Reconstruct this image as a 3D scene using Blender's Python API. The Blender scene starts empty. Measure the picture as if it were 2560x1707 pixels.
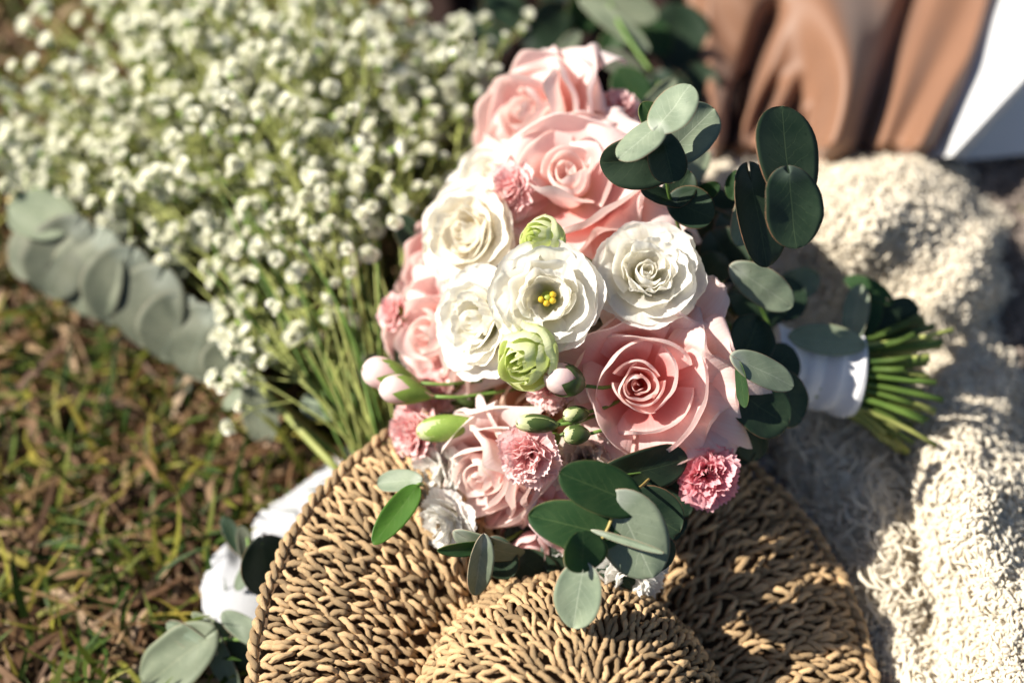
import bpy, math, random
import numpy as np
from mathutils import Vector, Matrix

random.seed(7)
RNG = np.random.default_rng(7)
SC = bpy.context.scene
COL = SC.collection
R = math.radians
PI = math.pi

# ------------------------------------------------------------------ camera
PITCH = R(58)
CAM = np.array((0.0, -0.42, 0.84))
RT = np.array((1.0, 0.0, 0.0))
UP = np.array((0.0, math.sin(PITCH), math.cos(PITCH)))
FW = np.array((0.0, math.cos(PITCH), -math.sin(PITCH)))
cd = bpy.data.cameras.new('camera')
cam = bpy.data.objects.new('camera', cd)
COL.objects.link(cam)
cam.location = CAM
cam.rotation_euler = (PI / 2 - PITCH, 0, 0)
cd.lens = 50
cd.sensor_width = 36
cd.clip_start = 0.02
cd.clip_end = 200
cd.dof.use_dof = True
cd.dof.focus_distance = 0.775
cd.dof.aperture_fstop = 2.0
SC.camera = cam

# ------------------------------------------------------------------ light
LDIR = Vector((1.14, -0.10, -1.0)).normalized()      # the way the sunlight travels
world = bpy.data.worlds.new('World')
SC.world = world
world.use_nodes = True
wn = world.node_tree.nodes
wl = world.node_tree.links
wn.clear()
sky = wn.new('ShaderNodeTexSky')
sky.sky_type = 'NISHITA'
sky.sun_disc = False
sky.sun_elevation = math.asin(-LDIR.z)
sky.sun_rotation = math.atan2(-LDIR.x, -LDIR.y)
bg = wn.new('ShaderNodeBackground')
bg.inputs['Strength'].default_value = 0.05
wo = wn.new('ShaderNodeOutputWorld')
wl.new(sky.outputs[0], bg.inputs['Color'])
wl.new(bg.outputs[0], wo.inputs['Surface'])
sd = bpy.data.lights.new('sun', 'SUN')
sd.energy = 5.0
sd.angle = R(0.5)
sd.color = (1.0, 0.94, 0.83)
sun = bpy.data.objects.new('sun', sd)
COL.objects.link(sun)
sun.rotation_euler = LDIR.to_track_quat('-Z', 'Y').to_euler()
SC.view_settings.view_transform = 'Standard'
SC.view_settings.look = 'None'
SC.view_settings.exposure = 1.0
SC.view_settings.gamma = 1.0
SC.view_settings.use_curve_mapping = False
SC.render.engine = 'CYCLES'
SC.cycles.use_denoising = True
SC.cycles.max_bounces = 8
SC.cycles.transmission_bounces = 6

# ------------------------------------------------------------------ helpers
K = 0.72 / 2560.0


def P(px, py, D):
    return CAM + RT * ((px - 1280) * K * D) + UP * (-(py - 853.5) * K * D) + FW * D


def PZ(px, py, z):
    d = RT * ((px - 1280) * K) + UP * (-(py - 853.5) * K) + FW
    return CAM + d * ((z - CAM[2]) / d[2])


def dir3(x, y, z):
    v = RT * x + UP * y - FW * z
    return v / np.linalg.norm(v)


def nrm(v):
    return v / (np.linalg.norm(v) + 1e-12)


def mk_mesh(name, V, F, uv=None, mats=(), fm=None, smooth=True):
    V = np.asarray(V, dtype=np.float32).reshape(-1, 3)
    F = np.asarray(F, dtype=np.int32)
    k = F.shape[1]
    me = bpy.data.meshes.new(name)
    me.vertices.add(len(V))
    me.vertices.foreach_set('co', V.ravel())
    me.loops.add(len(F) * k)
    me.loops.foreach_set('vertex_index', F.ravel())
    me.polygons.add(len(F))
    me.polygons.foreach_set('loop_start', np.arange(0, len(F) * k, k, dtype=np.int32))
    me.polygons.foreach_set('loop_total', np.full(len(F), k, dtype=np.int32))
    if smooth:
        me.polygons.foreach_set('use_smooth', np.ones(len(F), dtype=bool))
    if fm is not None:
        me.polygons.foreach_set('material_index', np.asarray(fm, dtype=np.int32))
    if uv is not None:
        l = me.uv_layers.new(name='UVMap')
        l.data.foreach_set('uv', np.asarray(uv, dtype=np.float32)[F.ravel()].ravel())
    for m in mats:
        me.materials.append(m)
    me.validate()
    me.update()
    return me


def link(name, me, parent=None, label=None, cat=None, group=None, kind=None):
    o = bpy.data.objects.new(name, me)
    COL.objects.link(o)
    if parent is not None:
        o.parent = parent
    tag(o, label, cat, group, kind)
    return o


def tag(o, label=None, cat=None, group=None, kind=None):
    if label:
        o['label'] = label
    if cat:
        o['category'] = cat
    if group:
        o['group'] = group
    if kind:
        o['kind'] = kind
    return o


def empty(name, loc, label=None, cat=None, group=None, mat=None):
    o = bpy.data.objects.new(name, None)
    o.empty_display_size = 0.01
    COL.objects.link(o)
    if mat is not None:
        o.matrix_world = mat
    else:
        o.location = Vector(loc)
    return tag(o, label, cat, group)


def grid_faces(n, m, wrap=False):
    """n rows (t) by m columns (s)"""
    i = np.arange(n - 1)[:, None]
    j = np.arange(m if wrap else m - 1)[None, :]
    a = i * m + j
    b = i * m + (j + 1) % m
    return np.stack([a, b, b + m, a + m], -1).reshape(-1, 4)


class Bag:
    """collects quads into one mesh"""
    def __init__(self):
        self.V, self.F, self.U, self.M, self.n = [], [], [], [], 0

    def add(self, V, F, uv=None, mi=0):
        V = np.asarray(V).reshape(-1, 3)
        F = np.asarray(F)
        self.V.append(V)
        self.F.append(F + self.n)
        self.U.append(np.zeros((len(V), 2)) if uv is None else np.asarray(uv).reshape(-1, 2))
        self.M.append(np.full(len(F), mi))
        self.n += len(V)

    def mesh(self, name, mats, smooth=True):
        return mk_mesh(name, np.concatenate(self.V), np.concatenate(self.F), np.concatenate(self.U), mats,
                       np.concatenate(self.M), smooth)


def tube(pts, rad, sides=6, cap=True):
    pts = np.asarray(pts, float)
    n = len(pts)
    rad = np.broadcast_to(np.asarray(rad, float), (n,)).copy()
    T = np.gradient(pts, axis=0)
    T /= np.linalg.norm(T, axis=1)[:, None] + 1e-12
    a = np.array((0, 0, 1.0)) if abs(T[0, 2]) < 0.9 else np.array((1.0, 0, 0))
    N = np.cross(T, a)
    N /= np.linalg.norm(N, axis=1)[:, None] + 1e-12
    for i in range(1, n):
        if (N[i] * N[i - 1]).sum() < 0:
            N[i] = -N[i]
    B = np.cross(T, N)
    if cap:
        pts = np.concatenate([pts[:1], pts, pts[-1:]])
        N = np.concatenate([N[:1], N, N[-1:]])
        B = np.concatenate([B[:1], B, B[-1:]])
        rad = np.concatenate([[rad[0] * .02], rad, [rad[-1] * .02]])
        n += 2
    an = np.linspace(0, 2 * PI, sides, endpoint=False)
    V = pts[:, None] + rad[:, None, None] * (np.cos(an)[None, :, None] * N[:, None] + np.sin(an)[None, :, None] * B[:, None])
    F = grid_faces(n, sides, True)
    uv = np.stack(np.meshgrid(np.linspace(0, 1, n), np.linspace(0, 1, sides), indexing='ij'), -1)[..., ::-1]
    return V.reshape(-1, 3), F, uv.reshape(-1, 2)


def bez(p, n):
    p = [np.asarray(q, float) for q in p]
    t = np.linspace(0, 1, n)[:, None]
    if len(p) == 3:
        return p[0] * (1 - t)**2 + 2 * p[1] * t * (1 - t) + p[2] * t * t
    return p[0] * (1 - t)**3 + 3 * p[1] * t * (1 - t)**2 + 3 * p[2] * t * t * (1 - t) + p[3] * t**3


def sstep(a, b, x):
    t = np.clip((x - a) / (b - a), 0, 1)
    return t * t * (3 - 2 * t)


class Wave:
    """smooth random field in 2-D made of sines"""
    def __init__(self, seed, n=7, f=1.0):
        g = np.random.default_rng(seed)
        self.k = g.normal(0, 1, (n, 2)) * f
        self.p = g.uniform(0, 2 * PI, n)
        self.n = n

    def __call__(self, x, y):
        o = 0
        for k, p in zip(self.k, self.p):
            o = o + np.sin(k[0] * x + k[1] * y + p)
        return o / math.sqrt(self.n)


# ------------------------------------------------------------------ materials
def new_mat(name):
    m = bpy.data.materials.new(name)
    m.use_nodes = True
    m.node_tree.nodes.clear()
    return m, m.node_tree.nodes, m.node_tree.links


def nd(ns, t, **kw):
    n = ns.new(t)
    for k, v in kw.items():
        if k.startswith('i_'):
            n.inputs[k[2:].replace('_', ' ')].default_value = v
        else:
            setattr(n, k, v)
    return n


def ramp(ns, ls, src, stops, interp='LINEAR'):
    r = ns.new('ShaderNodeValToRGB')
    r.color_ramp.interpolation = interp
    el = r.color_ramp.elements
    while len(el) < len(stops):
        el.new(0.5)
    for e, (p, c) in zip(el, stops):
        e.position = p
        e.color = (*c, 1) if len(c) == 3 else c
    ls.new(src, r.inputs[0])
    return r.outputs[0]


def mathn(ns, ls, op, a, b=None, c=None):
    n = ns.new('ShaderNodeMath')
    n.operation = op
    for i, v in enumerate((a, b, c)):
        if v is None:
            continue
        if isinstance(v, (int, float)):
            n.inputs[i].default_value = v
        else:
            ls.new(v, n.inputs[i])
    return n.outputs[0]


def mixc(ns, ls, f, a, b, mode='MIX'):
    n = ns.new('ShaderNodeMix')
    n.data_type = 'RGBA'
    n.blend_type = mode
    for i, v in ((0, f), (6, a), (7, b)):
        if isinstance(v, (int, float)):
            n.inputs[i].default_value = v
        elif isinstance(v, tuple):
            n.inputs[i].default_value = (*v, 1)
        else:
            ls.new(v, n.inputs[i])
    return n.outputs[2]


def finish(ns, ls, col, rough=0.5, trans=0.0, tcol=None, bump=None, bstr=0.2, bdist=0.0005, spec=0.35, sheen=0.0,
           coat=0.0, metal=0.0):
    b = ns.new('ShaderNodeBsdfPrincipled')
    if isinstance(col, tuple):
        b.inputs['Base Color'].default_value = (*col, 1)
    else:
        ls.new(col, b.inputs['Base Color'])
    if isinstance(rough, (int, float)):
        b.inputs['Roughness'].default_value = rough
    else:
        ls.new(rough, b.inputs['Roughness'])
    b.inputs['Specular IOR Level'].default_value = spec
    b.inputs['Sheen Weight'].default_value = sheen
    b.inputs['Coat Weight'].default_value = coat
    b.inputs['Metallic'].default_value = metal
    if bump is not None:
        bn = ns.new('ShaderNodeBump')
        bn.inputs['Strength'].default_value = bstr
        bn.inputs['Distance'].default_value = bdist
        ls.new(bump, bn.inputs['Height'])
        ls.new(bn.outputs[0], b.inputs['Normal'])
    out = ns.new('ShaderNodeOutputMaterial')
    sh = b.outputs[0]
    if trans > 0:
        t = ns.new('ShaderNodeBsdfTranslucent')
        tc = tcol if tcol is not None else col
        if isinstance(tc, tuple):
            t.inputs['Color'].default_value = (*tc, 1)
        else:
            ls.new(tc, t.inputs['Color'])
        mx = ns.new('ShaderNodeMixShader')
        mx.inputs[0].default_value = trans
        ls.new(sh, mx.inputs[1])
        ls.new(t.outputs[0], mx.inputs[2])
        sh = mx.outputs[0]
    ls.new(sh, out.inputs['Surface'])


def petal_mat(name, stops, trans=0.33, tstops=None, rough=0.55, blotch=0.06, edge=None, vein=0.25):
    """colour runs from the claw (0) to the rim (1) of each petal"""
    m, ns, ls = new_mat(name)
    uv = nd(ns, 'ShaderNodeUVMap')
    sp = nd(ns, 'ShaderNodeSeparateXYZ')
    ls.new(uv.outputs[0], sp.inputs[0])
    c = ramp(ns, ls, sp.outputs[1], stops)
    tc = ramp(ns, ls, sp.outputs[1], tstops or stops)
    tex = nd(ns, 'ShaderNodeTexCoord')
    no = nd(ns, 'ShaderNodeTexNoise', i_Scale=90.0, i_Detail=3.0)
    ls.new(tex.outputs['Object'], no.inputs['Vector'])
    dk = mathn(ns, ls, 'MULTIPLY', mathn(ns, ls, 'SUBTRACT', no.outputs[0], 0.42), blotch * 6)
    dk = mathn(ns, ls, 'MAXIMUM', dk, 0.0)
    c = mixc(ns, ls, dk, c, tuple(x * 0.78 for x in stops[-1][1]))
    if edge:
        n2 = nd(ns, 'ShaderNodeTexNoise', i_Scale=220.0, i_Detail=2.0)
        ls.new(tex.outputs['Object'], n2.inputs['Vector'])
        e = mathn(ns, ls, 'ADD', sp.outputs[1], mathn(ns, ls, 'MULTIPLY', mathn(ns, ls, 'SUBTRACT', n2.outputs[0], 0.6), 0.12))
        e = ramp(ns, ls, e, [(0.955, (0, 0, 0)), (1.0, (1, 1, 1))])
        c = mixc(ns, ls, mathn(ns, ls, 'MULTIPLY', e, 0.75), c, edge)
    # veins run along the petal
    mp = nd(ns, 'ShaderNodeMapping')
    mp.inputs['Scale'].default_value = (46, 3.5, 1)
    ls.new(uv.outputs[0], mp.inputs[0])
    vn = nd(ns, 'ShaderNodeTexNoise', i_Scale=1.0, i_Detail=4.0)
    ls.new(mp.outputs[0], vn.inputs['Vector'])
    fine = nd(ns, 'ShaderNodeTexNoise', i_Scale=900.0, i_Detail=3.0)
    ls.new(tex.outputs['Object'], fine.inputs['Vector'])
    h = mathn(ns, ls, 'ADD', vn.outputs[0], mathn(ns, ls, 'MULTIPLY', fine.outputs[0], 0.5))
    vd = ramp(ns, ls, vn.outputs[0], [(.36, (.93, .76, .74)), (.62, (1, 1, 1))])
    c = mixc(ns, ls, .5 if stops[-1][1][1] < .83 else .12, c, vd, 'MULTIPLY')
    finish(ns, ls, c, rough, trans, tc, h, vein, 0.0011, spec=0.3, sheen=0.12)
    return m


M = {}
M['rose'] = petal_mat('rose_petal', [(0.0, (.80, .30, .16)), (.22, (.84, .20, .18)), (.5, (.88, .43, .42)), (.8, (.90, .66, .64)), (1, (.91, .80, .77))],
                      0.45, [(0, (.9, .20, .13)), (.5, (.94, .50, .45)), (1, (.95, .78, .74))], edge=(.80, .62, .42))
M['rose_pale'] = petal_mat('rose_petal_pale', [(0.0, (.82, .52, .30)), (.3, (.89, .53, .50)), (.6, (.90, .70, .68)), (1, (.91, .83, .81))],
                           0.40, [(0, (.9, .4, .26)), (.6, (.94, .62, .55)), (1, (.95, .76, .70))], edge=(.82, .72, .50))
M['rose_outer'] = petal_mat('rose_petal_outer', [(0.0, (.72, .62, .34)), (.3, (.87, .52, .47)), (.6, (.89, .66, .62)), (1, (.90, .78, .75))],
                            0.36, [(0, (.9, .45, .22)), (.6, (.94, .58, .50)), (1, (.95, .72, .66))], edge=(.74, .56, .30))
M['white'] = petal_mat('lisianthus_petal', [(0.0, (.36, .42, .07)), (.25, (.70, .70, .34)), (.5, (.88, .865, .82)), (1, (.91, .90, .88))],
                       0.50, [(0, (.6, .62, .2)), (.4, (.9, .85, .62)), (1, (.92, .89, .80))], vein=0.18)
M['cream'] = petal_mat('cream_petal', [(0.0, (.72, .68, .34)), (.3, (.85, .79, .58)), (.6, (.88, .85, .76)), (1, (.90, .88, .82))],
                       0.38, [(0, (.8, .62, .3)), (.4, (.9, .78, .52)), (1, (.92, .87, .75))], vein=0.18)
M['green_petal'] = petal_mat('green_bud_petal', [(0.0, (.40, .52, .16)), (.4, (.58, .66, .28)), (.85, (.70, .76, .42)), (1, (.80, .82, .56))],
                             0.34, [(0, (.4, .6, .1)), (1, (.75, .85, .3))])
M['carn'] = petal_mat('carnation_petal', [(0.0, (.83, .30, .28)), (.5, (.89, .44, .44)), (.85, (.90, .58, .58)), (1, (.91, .72, .71))],
                      0.36, [(0, (.92, .35, .33)), (1, (.94, .66, .64))], vein=0.4)
M['carn_deep'] = petal_mat('carnation_petal_deep', [(0.0, (.58, .08, .11)), (.5, (.76, .22, .27)), (.85, (.82, .40, .45)), (1, (.86, .54, .57))],
                           0.3, [(0, (.8, .1, .12)), (1, (.85, .3, .35))], vein=0.4)
M['white_carn'] = petal_mat('white_carnation_petal', [(0.0, (.78, .76, .56)), (.5, (.88, .86, .80)), (1, (.91, .90, .87))], 0.5, vein=0.15, rough=.7)
M['blush'] = petal_mat('blush_petal', [(0.0, (.78, .60, .44)), (.5, (.82, .68, .58)), (1, (.84, .75, .68))], 0.36, vein=0.35)
M['peach'] = petal_mat('peach_petal', [(0.0, (.76, .50, .30)), (.5, (.82, .54, .40)), (1, (.84, .62, .50))], 0.36, vein=0.3)


def leaf_mat(name, col, col2, vein, rim, trans=0.2, tcol=(.2, .4, .05), rough=0.5, spec=0.4, bloom=None):
    m, ns, ls = new_mat(name)
    uv = nd(ns, 'ShaderNodeUVMap')
    sp = nd(ns, 'ShaderNodeSeparateXYZ')
    ls.new(uv.outputs[0], sp.inputs[0])
    s = mathn(ns, ls, 'ABSOLUTE', mathn(ns, ls, 'SUBTRACT', mathn(ns, ls, 'MULTIPLY', sp.outputs[0], 2.0), 1.0))
    t = sp.outputs[1]
    tex = nd(ns, 'ShaderNodeTexCoord')
    n1 = nd(ns, 'ShaderNodeTexNoise', i_Scale=55.0, i_Detail=5.0, i_Roughness=0.6)
    ls.new(tex.outputs['Object'], n1.inputs['Vector'])
    n2 = nd(ns, 'ShaderNodeTexNoise', i_Scale=420.0, i_Detail=3.0)
    ls.new(tex.outputs['Object'], n2.inputs['Vector'])
    oi = nd(ns, 'ShaderNodeObjectInfo')
    f = mathn(ns, ls, 'ADD', mathn(ns, ls, 'MULTIPLY', mathn(ns, ls, 'SUBTRACT', n1.outputs[0], 0.5), 3.0), 0.5)
    c = mixc(ns, ls, f, col, col2)
    # side veins
    w = mathn(ns, ls, 'ADD', mathn(ns, ls, 'SUBTRACT', mathn(ns, ls, 'MULTIPLY', t, 7.0), mathn(ns, ls, 'MULTIPLY', s, 2.6)),
              mathn(ns, ls, 'MULTIPLY', n1.outputs[0], 2.2))
    w = mathn(ns, ls, 'ABSOLUTE', mathn(ns, ls, 'SUBTRACT', mathn(ns, ls, 'FRACT', w), 0.5))
    v1 = ramp(ns, ls, w, [(0.0, (1, 1, 1)), (0.045, (0, 0, 0))])
    v1 = mathn(ns, ls, 'MULTIPLY', v1, mathn(ns, ls, 'SUBTRACT', 1.0, s))
    mid = ramp(ns, ls, s, [(0.0, (1, 1, 1)), (0.035, (0, 0, 0))])
    vv = mathn(ns, ls, 'MAXIMUM', mathn(ns, ls, 'MULTIPLY', v1, 0.5), mathn(ns, ls, 'MULTIPLY', mid, 0.5))
    c = mixc(ns, ls, vv, c, vein)
    sk = ramp(ns, ls, n2.outputs[0], [(0.64, (0, 0, 0)), (0.70, (1, 1, 1))])
    c = mixc(ns, ls, mathn(ns, ls, 'MULTIPLY', sk, 0.45), c, tuple(x * 0.45 for x in col))
    if bloom:
        # pale wax near the stalk
        bl = ramp(ns, ls, t, [(0.0, (1, 1, 1)), (0.14, (0, 0, 0))])
        c = mixc(ns, ls, mathn(ns, ls, 'MULTIPLY', bl, 0.4), c, bloom)
    e = ramp(ns, ls, s, [(0.968, (0, 0, 0)), (0.992, (1, 1, 1))])
    e = mathn(ns, ls, 'MULTIPLY', e, ramp(ns, ls, n1.outputs[0], [(.38, (.15, .15, .15)), (.6, (1, 1, 1))]))
    c = mixc(ns, ls, mathn(ns, ls, 'MULTIPLY', e, 0.8), c, rim)
    hs = nd(ns, 'ShaderNodeHueSaturation')
    ls.new(c, hs.inputs['Color'])
    ls.new(mathn(ns, ls, 'ADD', mathn(ns, ls, 'MULTIPLY', oi.outputs['Random'], 0.35), 0.82), hs.inputs['Value'])
    h = mathn(ns, ls, 'ADD', mathn(ns, ls, 'MULTIPLY', vv, -1.0), mathn(ns, ls, 'MULTIPLY', n1.outputs[0], 0.5))
    rg = mathn(ns, ls, 'ADD', mathn(ns, ls, 'MULTIPLY', n1.outputs[0], 0.25), rough - 0.12)
    finish(ns, ls, hs.outputs[0], rg, trans, tcol, h, 0.3, 0.0006, spec=spec)
    return m


M['sage'] = leaf_mat('eucalyptus_sage', (.215, .255, .175), (.135, .175, .12), (.42, .46, .36), (.42, .24, .15), 0.12, (.16, .32, .10),
                     0.55, 0.3, bloom=(.50, .52, .46))
M['dark'] = leaf_mat('eucalyptus_shaded', (.015, .032, .017), (.032, .054, .030), (.09, .13, .06), (.28, .13, .07), 0.10, (.05, .16, .03),
                     0.5, 0.25, bloom=(.12, .15, .13))  # backlit and shaded leaves: their dimness is put into the colour
M['green'] = leaf_mat('eucalyptus_green', (.022, .060, .022), (.045, .090, .032), (.15, .22, .08), (.30, .26, .10), 0.34, (.11, .30, .02), 0.5, 0.25)
M['bright'] = leaf_mat('bright_leaf', (.07, .17, .022), (.10, .21, .03), (.2, .3, .08), (.2, .3, .05), 0.42, (.16, .42, .02), 0.45, 0.4)
M['grey'] = leaf_mat('eucalyptus_grey', (.155, .165, .115), (.095, .108, .075), (.24, .28, .22), (.25, .2, .15), 0.15, (.12, .25, .10), 0.6, 0.25,
                     bloom=(.30, .34, .30))
M['pale'] = leaf_mat('eucalyptus_pale', (.28, .315, .215), (.20, .24, .16), (.45, .48, .32), (.4, .34, .2), 0.22, (.3, .45, .12), 0.55, 0.3)


def plain_mat(name, c1, c2, scale=60, rough=0.6, trans=0.0, tcol=None, bstr=0.3, bdist=0.001, spec=0.3, isl=0.0, sheen=0.0, stretch=None):
    m, ns, ls = new_mat(name)
    tex = nd(ns, 'ShaderNodeTexCoord')
    no = nd(ns, 'ShaderNodeTexNoise', i_Scale=float(scale), i_Detail=5.0, i_Roughness=0.6)
    if stretch:
        mp = nd(ns, 'ShaderNodeMapping')
        mp.inputs['Scale'].default_value = stretch
        uvn = nd(ns, 'ShaderNodeUVMap')
        ls.new(uvn.outputs[0], mp.inputs[0])
        ls.new(mp.outputs[0], no.inputs['Vector'])
    else:
        ls.new(tex.outputs['Object'], no.inputs['Vector'])
    f = mathn(ns, ls, 'ADD', mathn(ns, ls, 'MULTIPLY', mathn(ns, ls, 'SUBTRACT', no.outputs[0], 0.5), 2.2), 0.5)
    c = mixc(ns, ls, f, c1, c2)
    if isl:
        ge = nd(ns, 'ShaderNodeNewGeometry')
        oi = nd(ns, 'ShaderNodeObjectInfo')
        r = mathn(ns, ls, 'FRACT', mathn(ns, ls, 'ADD', ge.outputs['Random Per Island'], oi.outputs['Random']))
        hs = nd(ns, 'ShaderNodeHueSaturation')
        ls.new(c, hs.inputs['Color'])
        ls.new(mathn(ns, ls, 'ADD', mathn(ns, ls, 'MULTIPLY', r, isl), 1 - isl / 2), hs.inputs['Value'])
        c = hs.outputs[0]
    finish(ns, ls, c, rough, trans, tcol, no.outputs[0], bstr, bdist, spec=spec, sheen=sheen)
    return m


M['stem'] = plain_mat('green_stem', (.10, .19, .035), (.16, .26, .06), 80, 0.45, 0.1, (.2, .4, .05), isl=0.4)
M['stem_cut'] = plain_mat('bouquet_stem', (.030, .075, .014), (.12, .17, .035), 25, 0.42, 0.08, (.2, .4, .05), isl=0.9)
M['stem_yellow'] = plain_mat('yellow_stem', (.42, .34, .10), (.34, .22, .08), 80, 0.5)
M['calyx'] = plain_mat('calyx', (.17, .27, .045), (.28, .38, .08), 120, 0.55, 0.2, (.3, .55, .05), bstr=0.15)
M['calyx_dark'] = plain_mat('dark_bud', (.045, .075, .022), (.08, .115, .035), 120, 0.35, 0.1, (.1, .3, .03), bstr=0.2)
M['gyp_stem'] = plain_mat('gypsophila_stem', (.24, .28, .07), (.36, .37, .12), 60, 0.5, 0.1, (.4, .5, .1), isl=0.5)
M['gyp'] = plain_mat('gypsophila_petal', (.91, .90, .84), (.89, .88, .78), 400, 0.6, 0.45, (.92, .92, .76), bstr=0.1)
M['anther'] = plain_mat('anther', (.58, .42, .02), (.45, .28, .02), 300, 0.55)
M['pistil'] = plain_mat('pistil', (.22, .30, .04), (.32, .36, .05), 200, 0.5)
M['straw'] = plain_mat('seagrass', (.70, .50, .28), (.40, .235, .11), 90, 0.6, 0.0, bstr=0.7, bdist=0.0012, isl=0.95, stretch=(2.5, 7, 1))
M['straw_dark'] = plain_mat('seagrass_inner', (.13, .075, .035), (.07, .04, .02), 120, 0.8, bstr=0.6)
M['soil'] = plain_mat('soil', (.018, .012, .008), (.035, .022, .013), 40, 0.95, bstr=1.0, bdist=0.004, spec=0.1)
M['boucle'] = plain_mat('boucle_yarn', (.86, .80, .69), (.80, .72, .58), 160, 0.9, 0.32, (.86, .78, .62), bstr=0.5, isl=0.22, sheen=0.3)
M['boucle_base'] = plain_mat('boucle_ground', (.76, .68, .55), (.68, .59, .46), 200, 0.9, bstr=0.6)
M['taupe'] = plain_mat('taupe_wool', (.27, .215, .18), (.19, .15, .125), 160, 0.9, bstr=0.8, bdist=0.002, sheen=0.3)
M['cotton'] = plain_mat('white_cotton', (.52, .52, .54), (.46, .47, .50), 500, 0.85, 0.15, (.8, .8, .8), bstr=0.5, bdist=0.0006, sheen=0.2)
M['ribbon'] = plain_mat('white_ribbon', (.80, .79, .80), (.76, .75, .77), 300, 0.7, 0.1, (.8, .8, .8), bstr=0.4, bdist=0.0006, sheen=0.2)
M['card'] = plain_mat('white_painted_board', (.60, .60, .60), (.56, .56, .57), 30, 0.6, bstr=0.1)
M['painted_shade_cloth'] = plain_mat('shade_brown_cloth', (.012, .007, .006), (.022, .011, .009), 90, 0.85, bstr=0.5, spec=0.1)  # near-black: the shade is painted into the cloth's colour
M['satin'] = plain_mat('bronze_satin', (.23, .110, .058), (.17, .080, .043), 9, 0.55, 0.05, (.5, .2, .1), bstr=0.05, spec=0.45, sheen=0.25)


def blade_mat(name, stops, trans, rough=0.6):
    m, ns, ls = new_mat(name)
    ge = nd(ns, 'ShaderNodeNewGeometry')
    c = ramp(ns, ls, ge.outputs['Random Per Island'], stops)
    tex = nd(ns, 'ShaderNodeTexCoord')
    no = nd(ns, 'ShaderNodeTexNoise', i_Scale=130.0, i_Detail=3.0)
    ls.new(tex.outputs['Object'], no.inputs['Vector'])
    c = mixc(ns, ls, mathn(ns, ls, 'MULTIPLY', no.outputs[0], 0.5), c, tuple(x * 0.5 for x in stops[0][1]))
    finish(ns, ls, c, rough, trans, c, no.outputs[0], 0.3, 0.0006, spec=0.3)
    return m


M['grass'] = blade_mat('green_blade', [(0, (.03, .065, .01)), (.35, (.065, .115, .015)), (.6, (.14, .17, .025)), (.85, (.32, .29, .04)), (1, (.44, .34, .06))], 0.35)
M['dry'] = blade_mat('dry_blade', [(0, (.07, .035, .018)), (.3, (.15, .075, .035)), (.55, (.27, .15, .075)), (.78, (.36, .23, .10)), (.92, (.50, .33, .21)), (1, (.60, .46, .30))], 0.25)


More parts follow.
